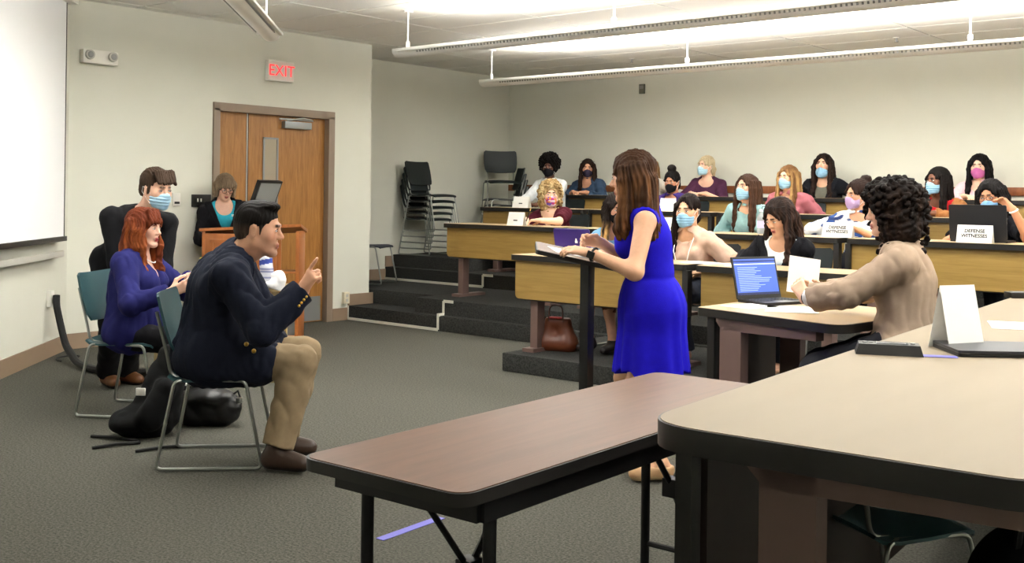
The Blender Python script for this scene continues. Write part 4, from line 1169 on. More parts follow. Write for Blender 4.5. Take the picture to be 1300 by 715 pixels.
P1.top('1a1e2c', 2.0, .026, ('vee', .20, .06), hem=-.17, vox=.006, name='blazer', wf=.006, fold=.005, blazer=True, extra=lambda F: [F.cap(P1.hj[q] + UP * .01, P1.hj[q] * .45 + P1.J['kn', q] * .55, .150, .128, .06) for q in (1, -1)])
P1.top('c9ccd6', .3, .002, ('scoop', .03, .07), hem=.06, vox=.008, name='shirt', fold=0)
P1.trousers('8d7a5f', 1.95, .016, .016, .0075)
P1.shoes('3b2a20', .014, '231a15', .0065)
m = MB()
for i in range(4):
    p = V(P1.J['wr', -1]) + V(P1.J['el', -1] - P1.J['wr', -1]) * (.06 + .07 * i); n_ = unit(V(tuple(-FW)) - V(tuple(UP)) * .8)
    d_ = unit(P1.J['el', -1] - P1.J['wr', -1]); n_ = unit(n_ - d_ * (n_ @ d_))
    p = p + n_ * (.064 + .004 * i); m.ball(tuple(p - P1.o), .0075, 8)
    m.build('cuff_button', plain('brass', 'c9a24c', .3, .9), P1.root); m = MB()
for w_, z_ in ((.42, .075), (.50, .02)):
    c_ = P1.hj[-1] * (1 - w_) + P1.J['kn', -1] * w_; n_ = unit(-P1.l * 1.0 + P1.u * (.35 + z_ * 6) + P1.f * .15)
    MB().ball(tuple(c_ + n_ * .142 - P1.o), .012, 8).build('front_button', plain('brass', 'c9a24c', .3, .9), P1.root)

# red-haired woman
chair('teal', (-5.96, 3.55, 0), R(33), 'teal plastic chair with thin metal legs under the red-haired woman')
P2 = Person('red-haired woman in a dark blue cardigan seated with papers in her hands', (-5.93, 3.58, 0), 35, 1.66, 'e6b8a0', 'f', 1.25, .0055)
P2.torso(at(168, 421, D=6.52), neck=at(176, 327, D=6.55), bend=.01)
P2.head(at(184, 290, D=6.53), yaw=-8, pitch=2, scale=1.0)
P2.arm(-1, at(218, 371, D=6.25), V(-.3, -.8, -.8), hand=at(243, 360, D=6.25) - at(218, 371, D=6.25), palm=FW * .8 + UP * .3, curl=(.5, .6, .7, .7), thumb=.9)
P2.arm(1, at(240, 352, D=6.62), V(0, .8, -.7), palm=-FW - UP * .2, hand=RT - UP * .1, curl=(.4, .5, .6, .6), thumb=.7)
P2.leg(-1, at(212, 524, D=6.28) + UP * .0, toe=RT); P2.leg(1, at(220, 505, D=6.6), toe=RT)
P2.body(brow='8a4a2c', lip='b23a44', eyes='58483a')
P2.hair('wavy', '5c2814', ('9a5228', .02, .7), .0055, .30, 4, fringe=True, vol=1.10)
P2.top('22235c', 1.92, .021, ('vee', .17, .085), hem=-.13, vox=.0065, name='cardigan')
P2.top('2b2a63', .3, .003, ('scoop', .12, .08), hem=.06, vox=.008, name='camisole', fold=0)
P2.trousers('17161a', 1.97, .008, .012, .009); P2.shoes('141214', .010)
m = MB()
for i in range(26):
    a = -1.25 + 2.5 * i / 25
    p = P2.neck + P2.cl * .080 * sin(a) + P2.cf * (.015 + .085 * cos(a)) + P2.t * (.03 - .055 * cos(a)); m.ball(tuple(p - P2.o), .0042, 6)
o = m.build('pearl_necklace', M['paper'], P2.root); o['kind'] = 'stuff'
tag(MB().box((0, 0, 0), (.15, .10, .003), Matrix.Rotation(R(30), 3, 'Z'), 0).box((.01, .01, .004), (.13, .09, .002), Matrix.Rotation(R(38), 3, 'Z')).build('paper_slips', M['paper'], None, loc=at(243, 365, D=6.32)), 'small white papers held by the red-haired woman', 'paper')

# young man standing, bent forward, against the wall
P3 = Person('young man in black with short brown hair and blue mask standing bent forward', at(146, 489, Z=0), -22, 1.76, 'dfb096', 'm', .84, .0065)
P3.torso(at(150, 330, D=7.34), neck=at(180, 275, D=7.02), bend=.05)
P3.head(at(199, 240, D=6.93), yaw=26, pitch=9, scale=1.08)
P3.arm(-1, at(158, 392, D=6.85), V(-.3, .2, -1), palm=-UP, curl=(.3,) * 4); P3.arm(1, at(203, 392, D=7.0), V(-.4, 0, -1), palm=-UP, curl=(.3,) * 4)
P3.leg(-1, at(138, 474, D=7.36), toe=RT * .6 - FW * .8); P3.leg(1, at(160, 471, D=7.5), toe=RT * .8 - FW * .5)
P3.body(brow='3a2a1e', eyes='46352a', blush=False)
P3.hair('short', '382a20', ('6a5440', 0, .4), .0055, seed=5, fringe=True)
P3.mask('9fc4da', label='pale blue pleated face mask')
P3.top('131316', 2.0, .014, ('scoop', .02, .07), hem=-.12, vox=.007, name='sweatshirt', fold=.003)
P3.trousers('141416', 1.99, .018, .022); P3.shoes('6b4428', .012, '2b2019')

# woman at the lectern by the door
P4 = Person('woman in black blazer and turquoise top looking down at the wooden lectern', at(285, 432, D=9.98) * 1, -30, 1.62, 'd9ab94', 'f', 1.08, .0065)
P4.o = V(P4.o[0], P4.o[1], 0); P4.root.location = tuple(P4.o)
P4.torso(P4.p(-.03, 0, .87), neck=at(284, 261, D=9.94))
P4.head(at(286, 238, D=9.88), yaw=10, pitch=24, scale=.98)
P4.arm(-1, at(284, 300, D=9.74), V(-1, -.6, -.4), palm=-UP, curl=(.3,) * 4); P4.arm(1, at(310, 298, D=9.74), V(.3, .8, -.4), palm=-UP, curl=(.3,) * 4)
for sd in (1, -1): P4.leg(sd, P4.p(0, sd * .1, .085))
P4.body(brow='6a5846', lip='b0605a')
P4.hair('bob', '6d5c4a', ('a89478', .03, .7), .006, .2, 3, fringe=True, vol=1.08); P4.glasses()
P4.top('151418', 1.95, .018, ('vee', .30, .10), hem=-.14, vox=.007, name='blazer', blazer=True)
P4.top('2fa3b8', .3, .006, ('scoop', .07, .08), hem=-.05, vox=.008, name='turquoise_top', fold=0, low=True)
P4.trousers('17161a', 1.97, .014, .02); P4.shoes('141214', .01)
p = P4.chest + P4.t * .05 + P4.cf * .145 + P4.cl * .085
MB().box(tuple(p - P4.o), (.004, .06, .02), Matrix((P4.cf, P4.cl, P4.t)).transposed()).build('name_badge', M['paper'], P4.root)

# woman in blue at the stand
P5 = Person('woman in a sleeveless royal blue dress standing at the black lectern stand', at(822, 603, Z=0), 218, 1.58, 'd8a787', 'f', 1.02, .0055)
B5 = P5.o.copy()
P5.torso(at(828, 385, D=5.17), neck=at(817, 266, D=5.14), twist=-4)
P5.head(at(802, 225, D=5.12), yaw=-14, pitch=7, scale=1.02)
P5.arm(1, at(751, 322, D=4.98), V(.4, -.5, -1), hand=at(722, 316, D=5.0) - at(751, 322, D=4.98), palm=-UP + FW * .4, curl=(.30, .35, .4, .45), thumb=.5)
P5.arm(-1, at(764, 309, D=5.28), V(.4, .4, -1), hand=at(735, 303, D=5.26) - at(764, 309, D=5.28), palm=-UP * .4 - FW * .9, curl=(.8, .9, 1.0, 1.0), thumb=.8)
P5.leg(1, V(*at(838, 588, D=5.10)), toe=-RT * .95 - FW * .2); P5.leg(-1, V(*at(812, 575, D=5.30)), toe=-RT)
P5.body(brow='4a3424', lip='b0605a')
P5.hair('sleek', '3b2618', ('7a5232', .0, .75), .0052, .28, 6, vol=1.04, part=.004)
F = Field(.006); k5 = P5.k
P5.f_torso(F, .012)
for sd in (1, -1): F.cap(P5.sh[sd] + P5.cl * sd * .004 - P5.t * .05, P5.sh[sd] + P5.cl * sd * .09 - P5.t * .0, .060, .10, .012, '-')
P5.cut_neck(F, .07, .075)
w5 = P5.hip + P5.t * .12; hem5 = P5.hip - V(0, 0, .34)
F.cap(w5, P5.hip - V(0, 0, .02), .118, .168, .05, flat=(P5.f, 1.12)); F.cap(P5.hip - V(0, 0, .02), hem5, .168, .205, .05, flat=(P5.f, 1.12))
F.clip(lambda x, y, z: (hem5[2] + .02 + .012 * np.sin(np.arctan2(y - hem5[1], x - hem5[0]) * 6)) - z + 0 * x)
def dress_folds(x, y, z):
    th = np.arctan2(y - P5.hip[1], x - P5.hip[0]); q = np.clip((w5[2] - z) / .5, 0, 1)
    b = np.exp(-((z - w5[2] - .01) / .018) ** 2)
    return q * .010 * np.sin(th * 13 + 1.5 * np.sin(th * 3) + z * 3) + .006 * b + (1 - q) * .004 * vnoise((x, y, z * .4), 45, 3)
F.warp(dress_folds)
P5.wear('blue_dress', F, '1c12ba')
P5.shoes('c39c74', .012, 'd8b98a', .0065, topcut=-.012, name='sandal')
m = MB(); d_ = unit(P5.J['wr', 1] - P5.J['el', 1]); a_ = P5.J['wr', 1] - d_ * .012 - P5.o
u_ = unit(np.cross(d_, V(0, 0, 1.))); v_ = np.cross(d_, u_)
ring = [tuple(a_ + (u_ * cos(t) + v_ * sin(t)) * .030) for t in np.linspace(0, 2 * pi, 17)[:-1]]
wb = MB().tube(ring, .006, 6, True).build('wristwatch', M['ink'], P5.root)
MB().box(tuple(a_ + u_ * .032 * (1 if u_ @ V(*-FW) > 0 else -1)), (.036, .034, .010), Matrix((d_, v_, u_)).transposed(), .004).build('watch_face', M['black'], wb)

# woman in the tan blazer at the side desk
chair('teal', tuple(V(*at(1150, 470, D=5.3)) * V(1, 1, 0)), R(195), 'teal plastic chair under the woman in the tan blazer')
P6 = Person('woman with dark curly hair in a tan blazer seated behind the open laptop', V(*at(1150, 470, D=5.3)) * V(1, 1, 0), 197, 1.72, 'dcae92', 'f', 1.12, .0055)
P6.torso(at(1148, 437, D=5.30), neck=at(1142, 318, D=5.30), twist=4, bend=.02)
P6.head(at(1128, 268, D=5.30), yaw=17, pitch=6, scale=1.04)
P6.arm(1, at(1022, 379, D=5.42), V(.2, -.9, -.8), hand=at(1010, 358, D=5.50) - at(1022, 379, D=5.42), palm=FW + RT * .4, curl=(.5, .6, .7, .8), thumb=.6)
P6.arm(-1, at(1040, 372, D=5.75), V(0, .9, -.8), hand=at(1018, 362, D=5.72) - at(1040, 372, D=5.75), palm=-FW - UP * .3, curl=(.4, .5, .6, .6), thumb=.5)
for sd in (1, -1): P6.leg(sd, P6.p(.40, sd * .12, .085))
P6.body(brow='2a1c16', lip='b86a60')
P6.hair('curly', '120d0b', ('33241b', .1, .5), .005, .17, 8, vol=1.24)
P6.top('a48f7c', 1.80, .026, ('vee', .20, .07), hem=-.14, vox=.0055, name='tan_blazer', wf=.012, fold=.005, blazer=True)
P6.top('e4e2e2', .3, .004, ('scoop', .04, .07), hem=.06, vox=.0065, name='white_blouse', fold=0)
F = Field(.006); e_ = P6.J['el', 1]; w_ = P6.J['wr', 1]; F.cap(e_ + (w_ - e_) * .7, e_ + (w_ - e_) * .96, .043, .043, .01, cut=True); P6.wear('white_cuff', F, 'e4e2e2')
P6.trousers('26262c', 1.97, .014, .014); P6.shoes('1c1819', .01)
d_ = unit(P6.J['wr', 1] - P6.J['el', 1]); a_ = P6.J['wr', 1] - d_ * .004 - P6.o; u_ = unit(np.cross(d_, V(0, 0, 1.))); v_ = np.cross(d_, u_)
MB().tube([tuple(a_ + (u_ * cos(t) + v_ * sin(t)) * .029) for t in np.linspace(0, 2 * pi, 17)[:-1]], .006, 6, True).build('bracelet', M['ink'], P6.root)

# ------------------------------------------------------------------ the audience on the tiers
HY = {1: 7.00, 2: 8.62, 3: 9.95, 4: 10.93}       # where the heads are, row by row
def audience(label, row, hx, hy, H=1.64, skin='d9a98c', sex='f', head=(0, 0, 0), lean=None, hands='fold', body=0, bulk=1.0, chair_col='tealdark', dy=0.0, scale=1.0, brow='3a2a1e', lip='b0605a', eyes='3e2d22', vox=.0075, hand_pts=None, chair_label=None, **bk):
    hp = at(hx, hy, Y=HY[row] + dy); z0 = TZ[row]
    P = Person(label, (hp.x, hp.y + .16, z0), 270 + body, H, skin, sex, bulk, vox)
    k = P.k; seat = .45
    P.hip = None
    hip = V(hp.x, hp.y + .15, z0 + seat + .085 * k)
    a = R(270 + body + head[0]); fh = V(cos(a), sin(a), 0)
    neck = V(*hp) - V(0, 0, .185 * k) - fh * .035
    P.torso(hip, neck=neck, bend=.02)
    P.head(V(*hp), yaw=head[0], pitch=head[1], roll=head[2], scale=scale)
    zt = z0 + .745 + .035; yt = YT[row]
    for sd in (1, -1):
        P.leg(sd, P.p(.36, sd * .11, .085))
        if hand_pts and sd in hand_pts:
            q = hand_pts[sd]; P.arm(sd, q[0], q[1], hand=q[2] if len(q) > 2 else None, palm=q[3] if len(q) > 3 else -UP, curl=(.5, .6, .7, .7), thumb=.6)
        elif hands == 'fold':
            w = V(hp.x + (.09 if sd > 0 else -.09), yt + .27 + (.03 if sd > 0 else 0), zt)
            P.arm(sd, w, V(sd * .9, .1, -.6), hand=V(-sd * .8, -.6, 0), palm=-UP, curl=(.35, .4, .45, .5))
        else:
            w = V(hp.x + sd * .15, yt + .62, z0 + .66)
            P.arm(sd, w, V(sd * .8, .5, -.6), palm=-UP, curl=(.3,) * 4)
    P.body(brow, lip, eyes=eyes, **bk)
    chair(chair_col, (hp.x, hp.y + .17, z0), R(270 + body), chair_label or ('dark plastic chair under the ' + label.split(' in ')[0].split(' with ')[0] + ', ' + label.split(' ', 1)[1].split(' seated')[0])[:90])
    return P
def dots(P, cols, f=60, thr=.9, seed=3, al=1.0):
    return [((lambda Q, c=c, i=i: al * np.clip((vnoise((Q[:, 0], Q[:, 1], Q[:, 2]), f, seed + i * 7) - thr) * 6, 0, 1)), c) for i, c in enumerate(cols)]

# front row
A = audience('young woman in a peach blouse with blue mask and white lanyard', 1, 873, 268, 1.64, 'd9a987', head=(6, 2, 0), hands='lap', scale=1.08, vox=.0065, chair_label='dark plastic chair under the peach blouse in the front row')
A.hair('long', '1c1310', vox=.006, length=.34, seed=2, side=(-1,), back=0, vol=.96); A.mask('8fbbd8', label='blue pleated face mask')
A.top('d0b09c', .80, .015, ('scoop', .035, .085), hem=-.12, name='peach_blouse', wf=.02, fold=.007); A.trousers('2b2f3a')
m = MB()
for sd in (1, -1):
    m.tube([tuple(A.neck + A.cl * sd * a - A.o + A.cf * b + A.t * c) for a, b, c in ((.075, -.02, .03), (.078, .07, -.0), (.066, .145, -.08), (.045, .165, -.16), (.01, .165, -.26))], .004, 6)
    m.build('lanyard', M['paper'], A.root); m = MB()
B = audience('dark haired woman in black blazer and white top looking down at her papers', 1, 989, 276, 1.62, 'cf9f80', head=(-18, 24, 0), hand_pts={-1: (at(948, 322, Z=TZ[1] + .80), V(-.8, .1, -.5), V(-.5, -.7, -.1)), 1: (at(992, 322, Z=TZ[1] + .80), V(.9, .2, -.6), V(-.7, -.7, 0))}, scale=1.08, vox=.0065, chair_label='dark plastic chair under the black blazer in the front row')
B.hair('wavy', '211713', ('4a342a', .1, .6), length=.34, seed=4, vol=1.08, part=.006); B.glasses(True)
B.top('121217', 1.95, .020, ('vee', .22, .11), hem=-.12, name='black_blazer', wf=.008, blazer=True); B.top('dde3e6', .3, .006, ('scoop', .05, .08), hem=.0, name='white_top', fold=0, vox=.008); B.trousers('1a1a20')
C_ = audience('woman with long ombre hair and a black mask behind the purple laptop', 1, 784, 266, 1.62, 'd3a184', head=(48, 6, 0), hands='fold', scale=1.05, legs=True, chair_label='dark plastic chair under the woman with ombre hair')
C_.hair('wavy', '1d1512', ('b58a52', -.13, 1.0), length=.46, seed=9, vol=1.14); C_.mask('16161a', label='black face mask', low=0)
C_.top('6f9cc0', 1.9, .016, ('scoop', .05, .08), hem=-.12, name='pale_blue_top'); C_.trousers('7a4f3c', upto=1.25, g=.004); C_.shoes('1a1414', .008)

# second row
A = audience('woman with blond curls and a flowered mask writing in a maroon top', 2, 699, 247, 1.64, 'e2b79c', head=(30, 3, 0), body=14, scale=1.08, vox=.0065, hand_pts={-1: (at(668, 279, Z=TZ[2] + .80), V(-.8, .2, -.5), V(.1, -.95, -.1)), 1: (at(686, 280, Z=TZ[2] + .80), V(.9, .3, -.5), V(-.9, -.3, 0))}, chair_label='dark plastic chair under the maroon top')
A.hair('curly', '8f744c', ('cbb68a', .1, .8), vox=.0055, length=.15, seed=3, vol=1.04)
A.mask('d9c7d4', dots(A, ['b0307c', 'e08a3c', '6a4fa8'], 110, .35, 5), label='flowered face mask')
A.top('4a1622', .85, .016, ('vee', .16, .08), hem=-.12, name='maroon_top', wf=.01); A.trousers('23242c')
A = audience('woman with long brown hair in a pale teal sweater and blue mask', 2, 948, 239, 1.66, 'd9a98c', head=(-14, -6, -4), hands='lap', scale=1.06, chair_label='dark plastic chair under the pale teal sweater')
A.hair('long', '3b271c', ('5a3d2a', .05, .5), length=.38, seed=5); A.mask('93bcd6', label='blue pleated face mask')
A.top('8fb3b4', 1.9, .018, ('scoop', .03, .08), hem=-.12, name='teal_sweater', fold=.006); A.trousers('2a3348')
A = audience('woman with a hair bun, lavender mask and white shirt with navy flowers', 2, 1089, 247, 1.62, 'cf9c7e', head=(-30, 6, 6), hand_pts={1: (at(1092, 293, Z=TZ[2] + .80), V(.6, .3, -.6)), -1: (at(1068, 290, Z=TZ[2] + .80), V(-.8, .2, -.5))}, scale=1.04, chair_label='dark plastic chair under the white shirt with navy flowers')
A.hair('bun', '2b1d18', seed=6); A.mask('b39ac6', dots(A, ['c9b5d8'], 80, .8), label='lavender face mask')
A.top('e6e6e8', 1.6, .018, ('scoop', .03, .08), hem=-.12, name='flowered_shirt', paint=dots(A, ['2b3a66', '35508a'], 58, .62, 8)); A.trousers('23242c')
A = audience('woman in black with glasses and blue mask, chin on hand behind black laptop', 2, 1258, 250, 1.64, 'c98f6c', head=(-6, 8, -6), hand_pts={1: (at(1286, 266, D=7.85), V(.5, .2, -1), at(1274, 255, D=7.9) - at(1286, 266, D=7.85), -RT), -1: (at(1222, 299, D=8.0), V(-.8, .2, -.5))}, scale=1.08, vox=.0065, chair_label='dark plastic chair under the woman in black with glasses')
A.hair('long', '14100f', length=.40, seed=7, vol=1.06); A.mask('7fb0e0', label='blue pleated face mask', low=-.004); A.glasses()
A.top('15151a', .8, .016, ('scoop', .04, .08), hem=-.12, name='black_top', wf=.01); A.trousers('1a1a20')
m = MB(); d_ = unit(A.J['wr', 1] - A.J['el', 1]); a_ = A.J['wr', 1] - d_ * .012 - A.o; u_ = unit(np.cross(d_, V(.2, 1., .1))); v_ = np.cross(d_, u_)
m.tube([tuple(a_ + (u_ * cos(t) + v_ * sin(t)) * .028) for t in np.linspace(0, 2 * pi, 15)[:-1]], .007, 6, True).build('white_wristband', M['white'], A.root)

# third row
A = audience('person with a dark afro, black mask and pale grey shirt', 3, 697, 212, 1.68, '5a3626', head=(26, 4, 0), scale=1.03, brow='120c0a', lip='6a3a34', eyes='1c120e', blush=False, chair_label='dark plastic chair under the pale grey shirt')
A.hair('afro', '0f0b0a', vox=.006, seed=3, vol=1.06); A.mask('15151a', label='black face mask', paint=[(lambda Q: 0 * Q[:, 0], '15151a')])
A.top('cfd3d4', 1.9, .018, ('scoop', .02, .07), hem=-.12, name='grey_shirt'); A.trousers('23242c')
A = audience('woman with a top bun, black mask and purple shirt', 3, 853, 231, 1.56, 'b57f60', head=(10, 8, 0), scale=1.0, brow='120c0a', chair_label='dark plastic chair under the purple shirt')
A.hair('topbun', '120e0d', seed=4); A.mask('131317', label='black face mask', paint=[(lambda Q: 0 * Q[:, 0], '131317')])
A.top('3a2a6a', 1.9, .016, ('scoop', .03, .08), hem=-.12, name='purple_shirt'); A.trousers('23242c')
A = audience('woman with long blond streaked hair in a dusty pink sweater', 3, 1000, 226, 1.66, 'd9a98c', head=(-10, -2, 0), scale=1.04, hands='lap', chair_label='dark plastic chair under the dusty pink sweater')
A.hair('long', '6a4a2e', ('b08c5a', .05, .9), length=.34, seed=8, vol=1.04); A.mask('93bcd6', label='blue pleated face mask')
A.top('a5626a', 1.95, .018, ('scoop', .02, .08), hem=-.12, name='pink_sweater', fold=.006); A.trousers('2a3348')
A = audience('woman with black head wrap and blue mask in a red top and tan jacket', 3, 1190, 231, 1.68, '6d4430', head=(-26, -4, -4), scale=1.10, brow='120c0a', eyes='1c120e', blush=False, hands='fold', chair_label='dark plastic chair under the red top and tan jacket')
A.hair('wrap', '14110f', seed=2, name='head_wrap', amp=.001); A.hair('long', '15100e', length=.34, seed=3, vol=.86, name='hair'); A.mask('8fbbd8', label='blue pleated face mask')
A.top('8a5c36', 1.95, .020, ('vee', .30, .12), hem=-.12, name='tan_jacket', blazer=True); A.top('b01e26', .3, .007, ('scoop', .03, .08), hem=-.05, name='red_top', fold=0, vox=.008); A.trousers('2a2020')

# back row
A = audience('woman with glasses on her hair and a dark mask, in a denim shirt', 4, 746, 214, 1.62, 'c99474', head=(24, 2, 0), body=10, scale=1.0, chair_label='dark plastic chair under the denim shirt')
A.hair('long', '2e1f18', length=.30, seed=9); A.mask('3a3346', label='dark plum face mask', paint=[(lambda Q: 0 * Q[:, 0], '3a3346')]); A.glasses(True)
A.top('34465e', 1.8, .020, ('scoop', .05, .08), hem=-.12, name='denim_shirt', fold=.006); A.trousers('23242c')
A = audience('woman with long light brown hair, mostly hidden behind the woman in blue', 4, 824, 212, 1.64, 'd9a98c', head=(16, 0, 0), scale=1.02, hands='lap', chair_label='dark plastic chair mostly hidden behind the woman in blue')
A.hair('long', '7a5c3c', ('a5845a', .05, .6), length=.36, seed=10); A.mask('93bcd6', label='blue pleated face mask')
A.top('b9b4ac', 1.9, .016, ('scoop', .04, .08), hem=-.12, name='pale_top'); A.trousers('23242c')
A = audience('woman with pale pulled back hair and blue mask in a plum top', 4, 896, 211, 1.62, 'e0b49a', head=(-14, -2, 3), scale=1.0, chair_label='dark plastic chair under the plum top')
A.hair('pony', 'b8a888', ('8a7454', .02, .5), length=.22, seed=11); A.mask('a9cfe2', label='pale blue face mask')
A.top('4a2840', 1.3, .018, ('scoop', .05, .10), hem=-.12, name='plum_top', wf=.008); A.trousers('23242c')
A = audience('woman with long dark hair in a black jacket, blue mask pulled under her nose', 4, 1045, 210, 1.64, 'dcae92', head=(8, -8, 0), scale=1.03, hands='lap', chair_label='dark plastic chair under the black jacket in the back row')
A.hair('wavy', '1d1412', ('3a2820', .1, .5), length=.44, seed=12, vol=1.08); A.mask('8fbbd8', label='blue face mask worn low', low=-.030)
A.top('15171d', 1.95, .022, ('vee', .26, .12), hem=-.12, name='black_jacket', blazer=True); A.top('6a6a60', .3, .007, ('scoop', .04, .08), hem=-.05, name='olive_top', fold=0, vox=.008); A.trousers('23242c')
A = audience('woman with long black hair and a pink mask in the last row at the right', 4, 1243, 212, 1.62, 'e3bba2', head=(4, 0, 0), scale=1.04, chair_label='dark plastic chair under the woman with the pink mask')
A.hair('long', '120f10', length=.44, seed=13, vol=1.08); A.mask('b8649c', label='pink face mask', paint=[(lambda Q: 0 * Q[:, 0], 'b8649c')])
A.top('e3b8bf', 1.95, .018, ('scoop', .05, .08), hem=-.12, name='pale_pink_top'); A.trousers('23242c')

# ------------------------------------------------------------------ lectern stand in front of the woman in blue
def basis(e1, e2):
    e1 = Vector(e1).normalized(); e2 = Vector(e2); e2 = (e2 - e1 * e2.dot(e1)).normalized(); return e1, e2, e1.cross(e2)
q = at(744, 480, D=5.3); q.z = 0
ls = thing('lectern_stand', 'black lectern stand with a tilted brown top before the woman in blue', 'lectern', q)
MB().span((-.026, -.026, .03), (.026, .026, 1.02), .004).build('post', M['blackmetal'], ls)
MB().box((0, 0, .015), (.50, .07, .03), Matrix.Rotation(R(130), 3, 'Z'), .006).build('foot_bar', M['blackmetal'], ls)
MB().box((0, 0, .0151), (.40, .06, .028), Matrix.Rotation(R(40), 3, 'Z'), .006).build('foot_bar', M['blackmetal'], ls)
ctr = at(737, 324, D=5.30) - q
e1, e2, e3 = basis(-RT * .97 + UP * .20, -FW * .97 - RT * .25)
if e3.z < 0: e2 = -e2; e3 = -e3
T = frame(e1, e2, e3, ctr)
m = MB(); m.prism(rrect(.45, .44, .02, 4), -.020, .0); m.v = [tuple(T @ Vector(v)) for v in m.v]; m.build('edge_board', M['black'], ls)
m = MB(); m.prism(rrect(.436, .426, .02, 4), -.014, .0015); m.v = [tuple(T @ Vector(v)) for v in m.v]; m.build('slanted_top', M['ftop'], ls)
m = MB().box((-.215, 0, .010), (.012, .40, .02)); m.v = [tuple(T @ Vector(v)) for v in m.v]; m.build('book_ledge', M['black'], ls)
MB().cyl(tuple(RT * -.05 + UP * .10), tuple(RT * .0 + UP * .10), .012, 10).build('lock_knob', M['grey'], ls)
nt = MB().box((.02, .02, .0035), (.26, .20, .002), Matrix.Rotation(.2, 3, 'Z')).box((-.03, -.05, .006), (.22, .17, .002), Matrix.Rotation(-.15, 3, 'Z'))
nt.v = [tuple(T @ Vector(v)) for v in nt.v]
tag(nt.build('speaking_notes', M['paper'], None, loc=q), 'white note sheets on the tilted top of the black lectern stand', 'paper')

# ------------------------------------------------------------------ wooden lectern, its monitor, and the small table in front of it
A0 = Vector((-7.556, 6.08, 0)); dl = RT; dd = FW; Lw, Dp = .86, .28
wl = thing('wooden_lectern', 'orange brown wooden lectern with a sloped top in front of the door', 'lectern', A0)
LT = frame(-dl, dd, UP, (0, 0, 0))                     # local x to the left along the front, y to the back
def lbox(a, b, nm, mt, bev=.006, parent=None):
    m = MB().span(a, b, bev); m.v = [tuple(LT @ Vector(v)) for v in m.v]; return m.build(nm, mt, parent or wl)
lbox((0, 0, 0), (.03, Dp, 1.0), 'side_panel', M['lectern']); lbox((Lw - .03, 0, 0), (Lw, Dp, 1.0), 'side_panel', M['lectern'])
fp = lbox((.20, .0, .08), (Lw - .03, .02, .97), 'front_panel', M['lectern'])
for a, b in (((.24, -.012, .14), (.27, 0, .92)), ((Lw - .10, -.012, .14), (Lw - .07, 0, .92)), ((.24, -.012, .89), (Lw - .07, 0, .92)), ((.24, -.012, .14), (Lw - .07, 0, .17))):
    lbox(a, b, 'moulding', M['lectern'], .003, fp)
lbox((.03, .02, .30), (Lw - .03, Dp, .32), 'shelf', M['lectern']); lbox((.03, .02, .62), (Lw - .03, Dp, .64), 'shelf', M['lectern'])
lbox((.16, .01, .0), (.20, .03, .97), 'front_stile', M['lectern']); lbox((.03, .05, .06), (.16, .06, .30), 'metal_plate', M['grey'])
lbox((.0, .0, .0), (Lw, Dp, .07), 'plinth', M['lectern'])
m = MB().add([LT @ Vector(v) for v in ((-.02, -.02, 1.04), (Lw + .02, -.02, .99), (Lw + .02, Dp + .02, .93), (-.02, Dp + .02, .98), (-.02, -.02, 1.065), (Lw + .02, -.02, 1.015), (Lw + .02, Dp + .02, .955), (-.02, Dp + .02, 1.005))],
             [(0, 1, 2, 3), (7, 6, 5, 4), (0, 4, 5, 1), (1, 5, 6, 2), (2, 6, 7, 3), (3, 7, 4, 0)]); m.build('sloped_top', M['lectern'], wl)
mp = at(335, 253, D=9.62)
mo = thing('lectern_monitor', 'grey tilted monitor with a black frame above the wooden lectern', 'monitor', mp)
e1, e2, e3 = basis(RT * .38 + FW * .9 , UP * .92 + RT * .40)
MT = frame(e1, e2, e3, (0, 0, 0))
def mbox(c, d, nm, mt, par, bev=.003):
    m = MB().box(c, d, None, bev); m.v = [tuple(MT @ Vector(v)) for v in m.v]; return m.build(nm, mt, par)
mbox((0, 0, 0), (.34, .36, .035), 'case', M['black'], mo); 
zz = .019 if (MT @ Vector((0, 0, 1))).dot(Vector((0, 0, HCAM)) - mp) > 0 else -.019
mbox((0, 0, zz), (.30, .32, .004), 'display', plain('grey_display', '8c8f8c', .3), mo, 0)
m = MB().cyl((0, 0, -.02), tuple(at(340, 290, D=9.66) - mp), .018, 10); m.build('monitor_stem', M['black'], mo)

tb = at(283, 372, D=7.75); tb.z = 0
st = thing('small_wood_table', 'small light wood table half hidden behind the seated man and woman', 'table', tb, R(40))
M['pale'] = wood('pale_wood', '9c8a62', 'ae9a70', (8, 1, 1), .5)
MB().prism(rrect(.92, .42, .02, 4), .645, .67).build('table_top', M['pale'], st)
for sx in (-1, 1):
    for sy in (-1, 1): MB().span((sx * .41 - .022, sy * .16 - .022, 0), (sx * .41 + .022, sy * .16 + .022, .645), .004).build('leg', M['pale'], st)
    for z in (.14, .24): MB().span((sx * .41 - .012, -.16, z), (sx * .41 + .012, .16, z + .03)).build('stretcher', M['pale'], st)
for z in (.20,): MB().span((-.41, .148, z), (.41, .172, z + .035)).build('stretcher', M['pale'], st)
def on_table(px, d): 
    p = at(px, 370, D=d); p.z = .671; return p
b = thing('yellow_packet', 'yellow and orange packet standing on the small table beside the lectern', 'packet', on_table(262, 7.7), R(40))
MB().span((-.045, -.03, 0), (.045, .03, .09), .008).build('white_base', M['paper'], b); MB().span((-.046, -.031, .08), (.046, .031, .13), .008).build('orange_band', plain('orange_card', 'd07a2c', .5), b)
MB().span((-.045, -.03, .12), (.045, .03, .20), .012).build('yellow_top', plain('yellow_card', 'f0d43a', .5), b)
b = thing('printed_bag', 'white bag printed with blue lettering behind the pointing man', 'bag', on_table(338, 7.55), R(30))
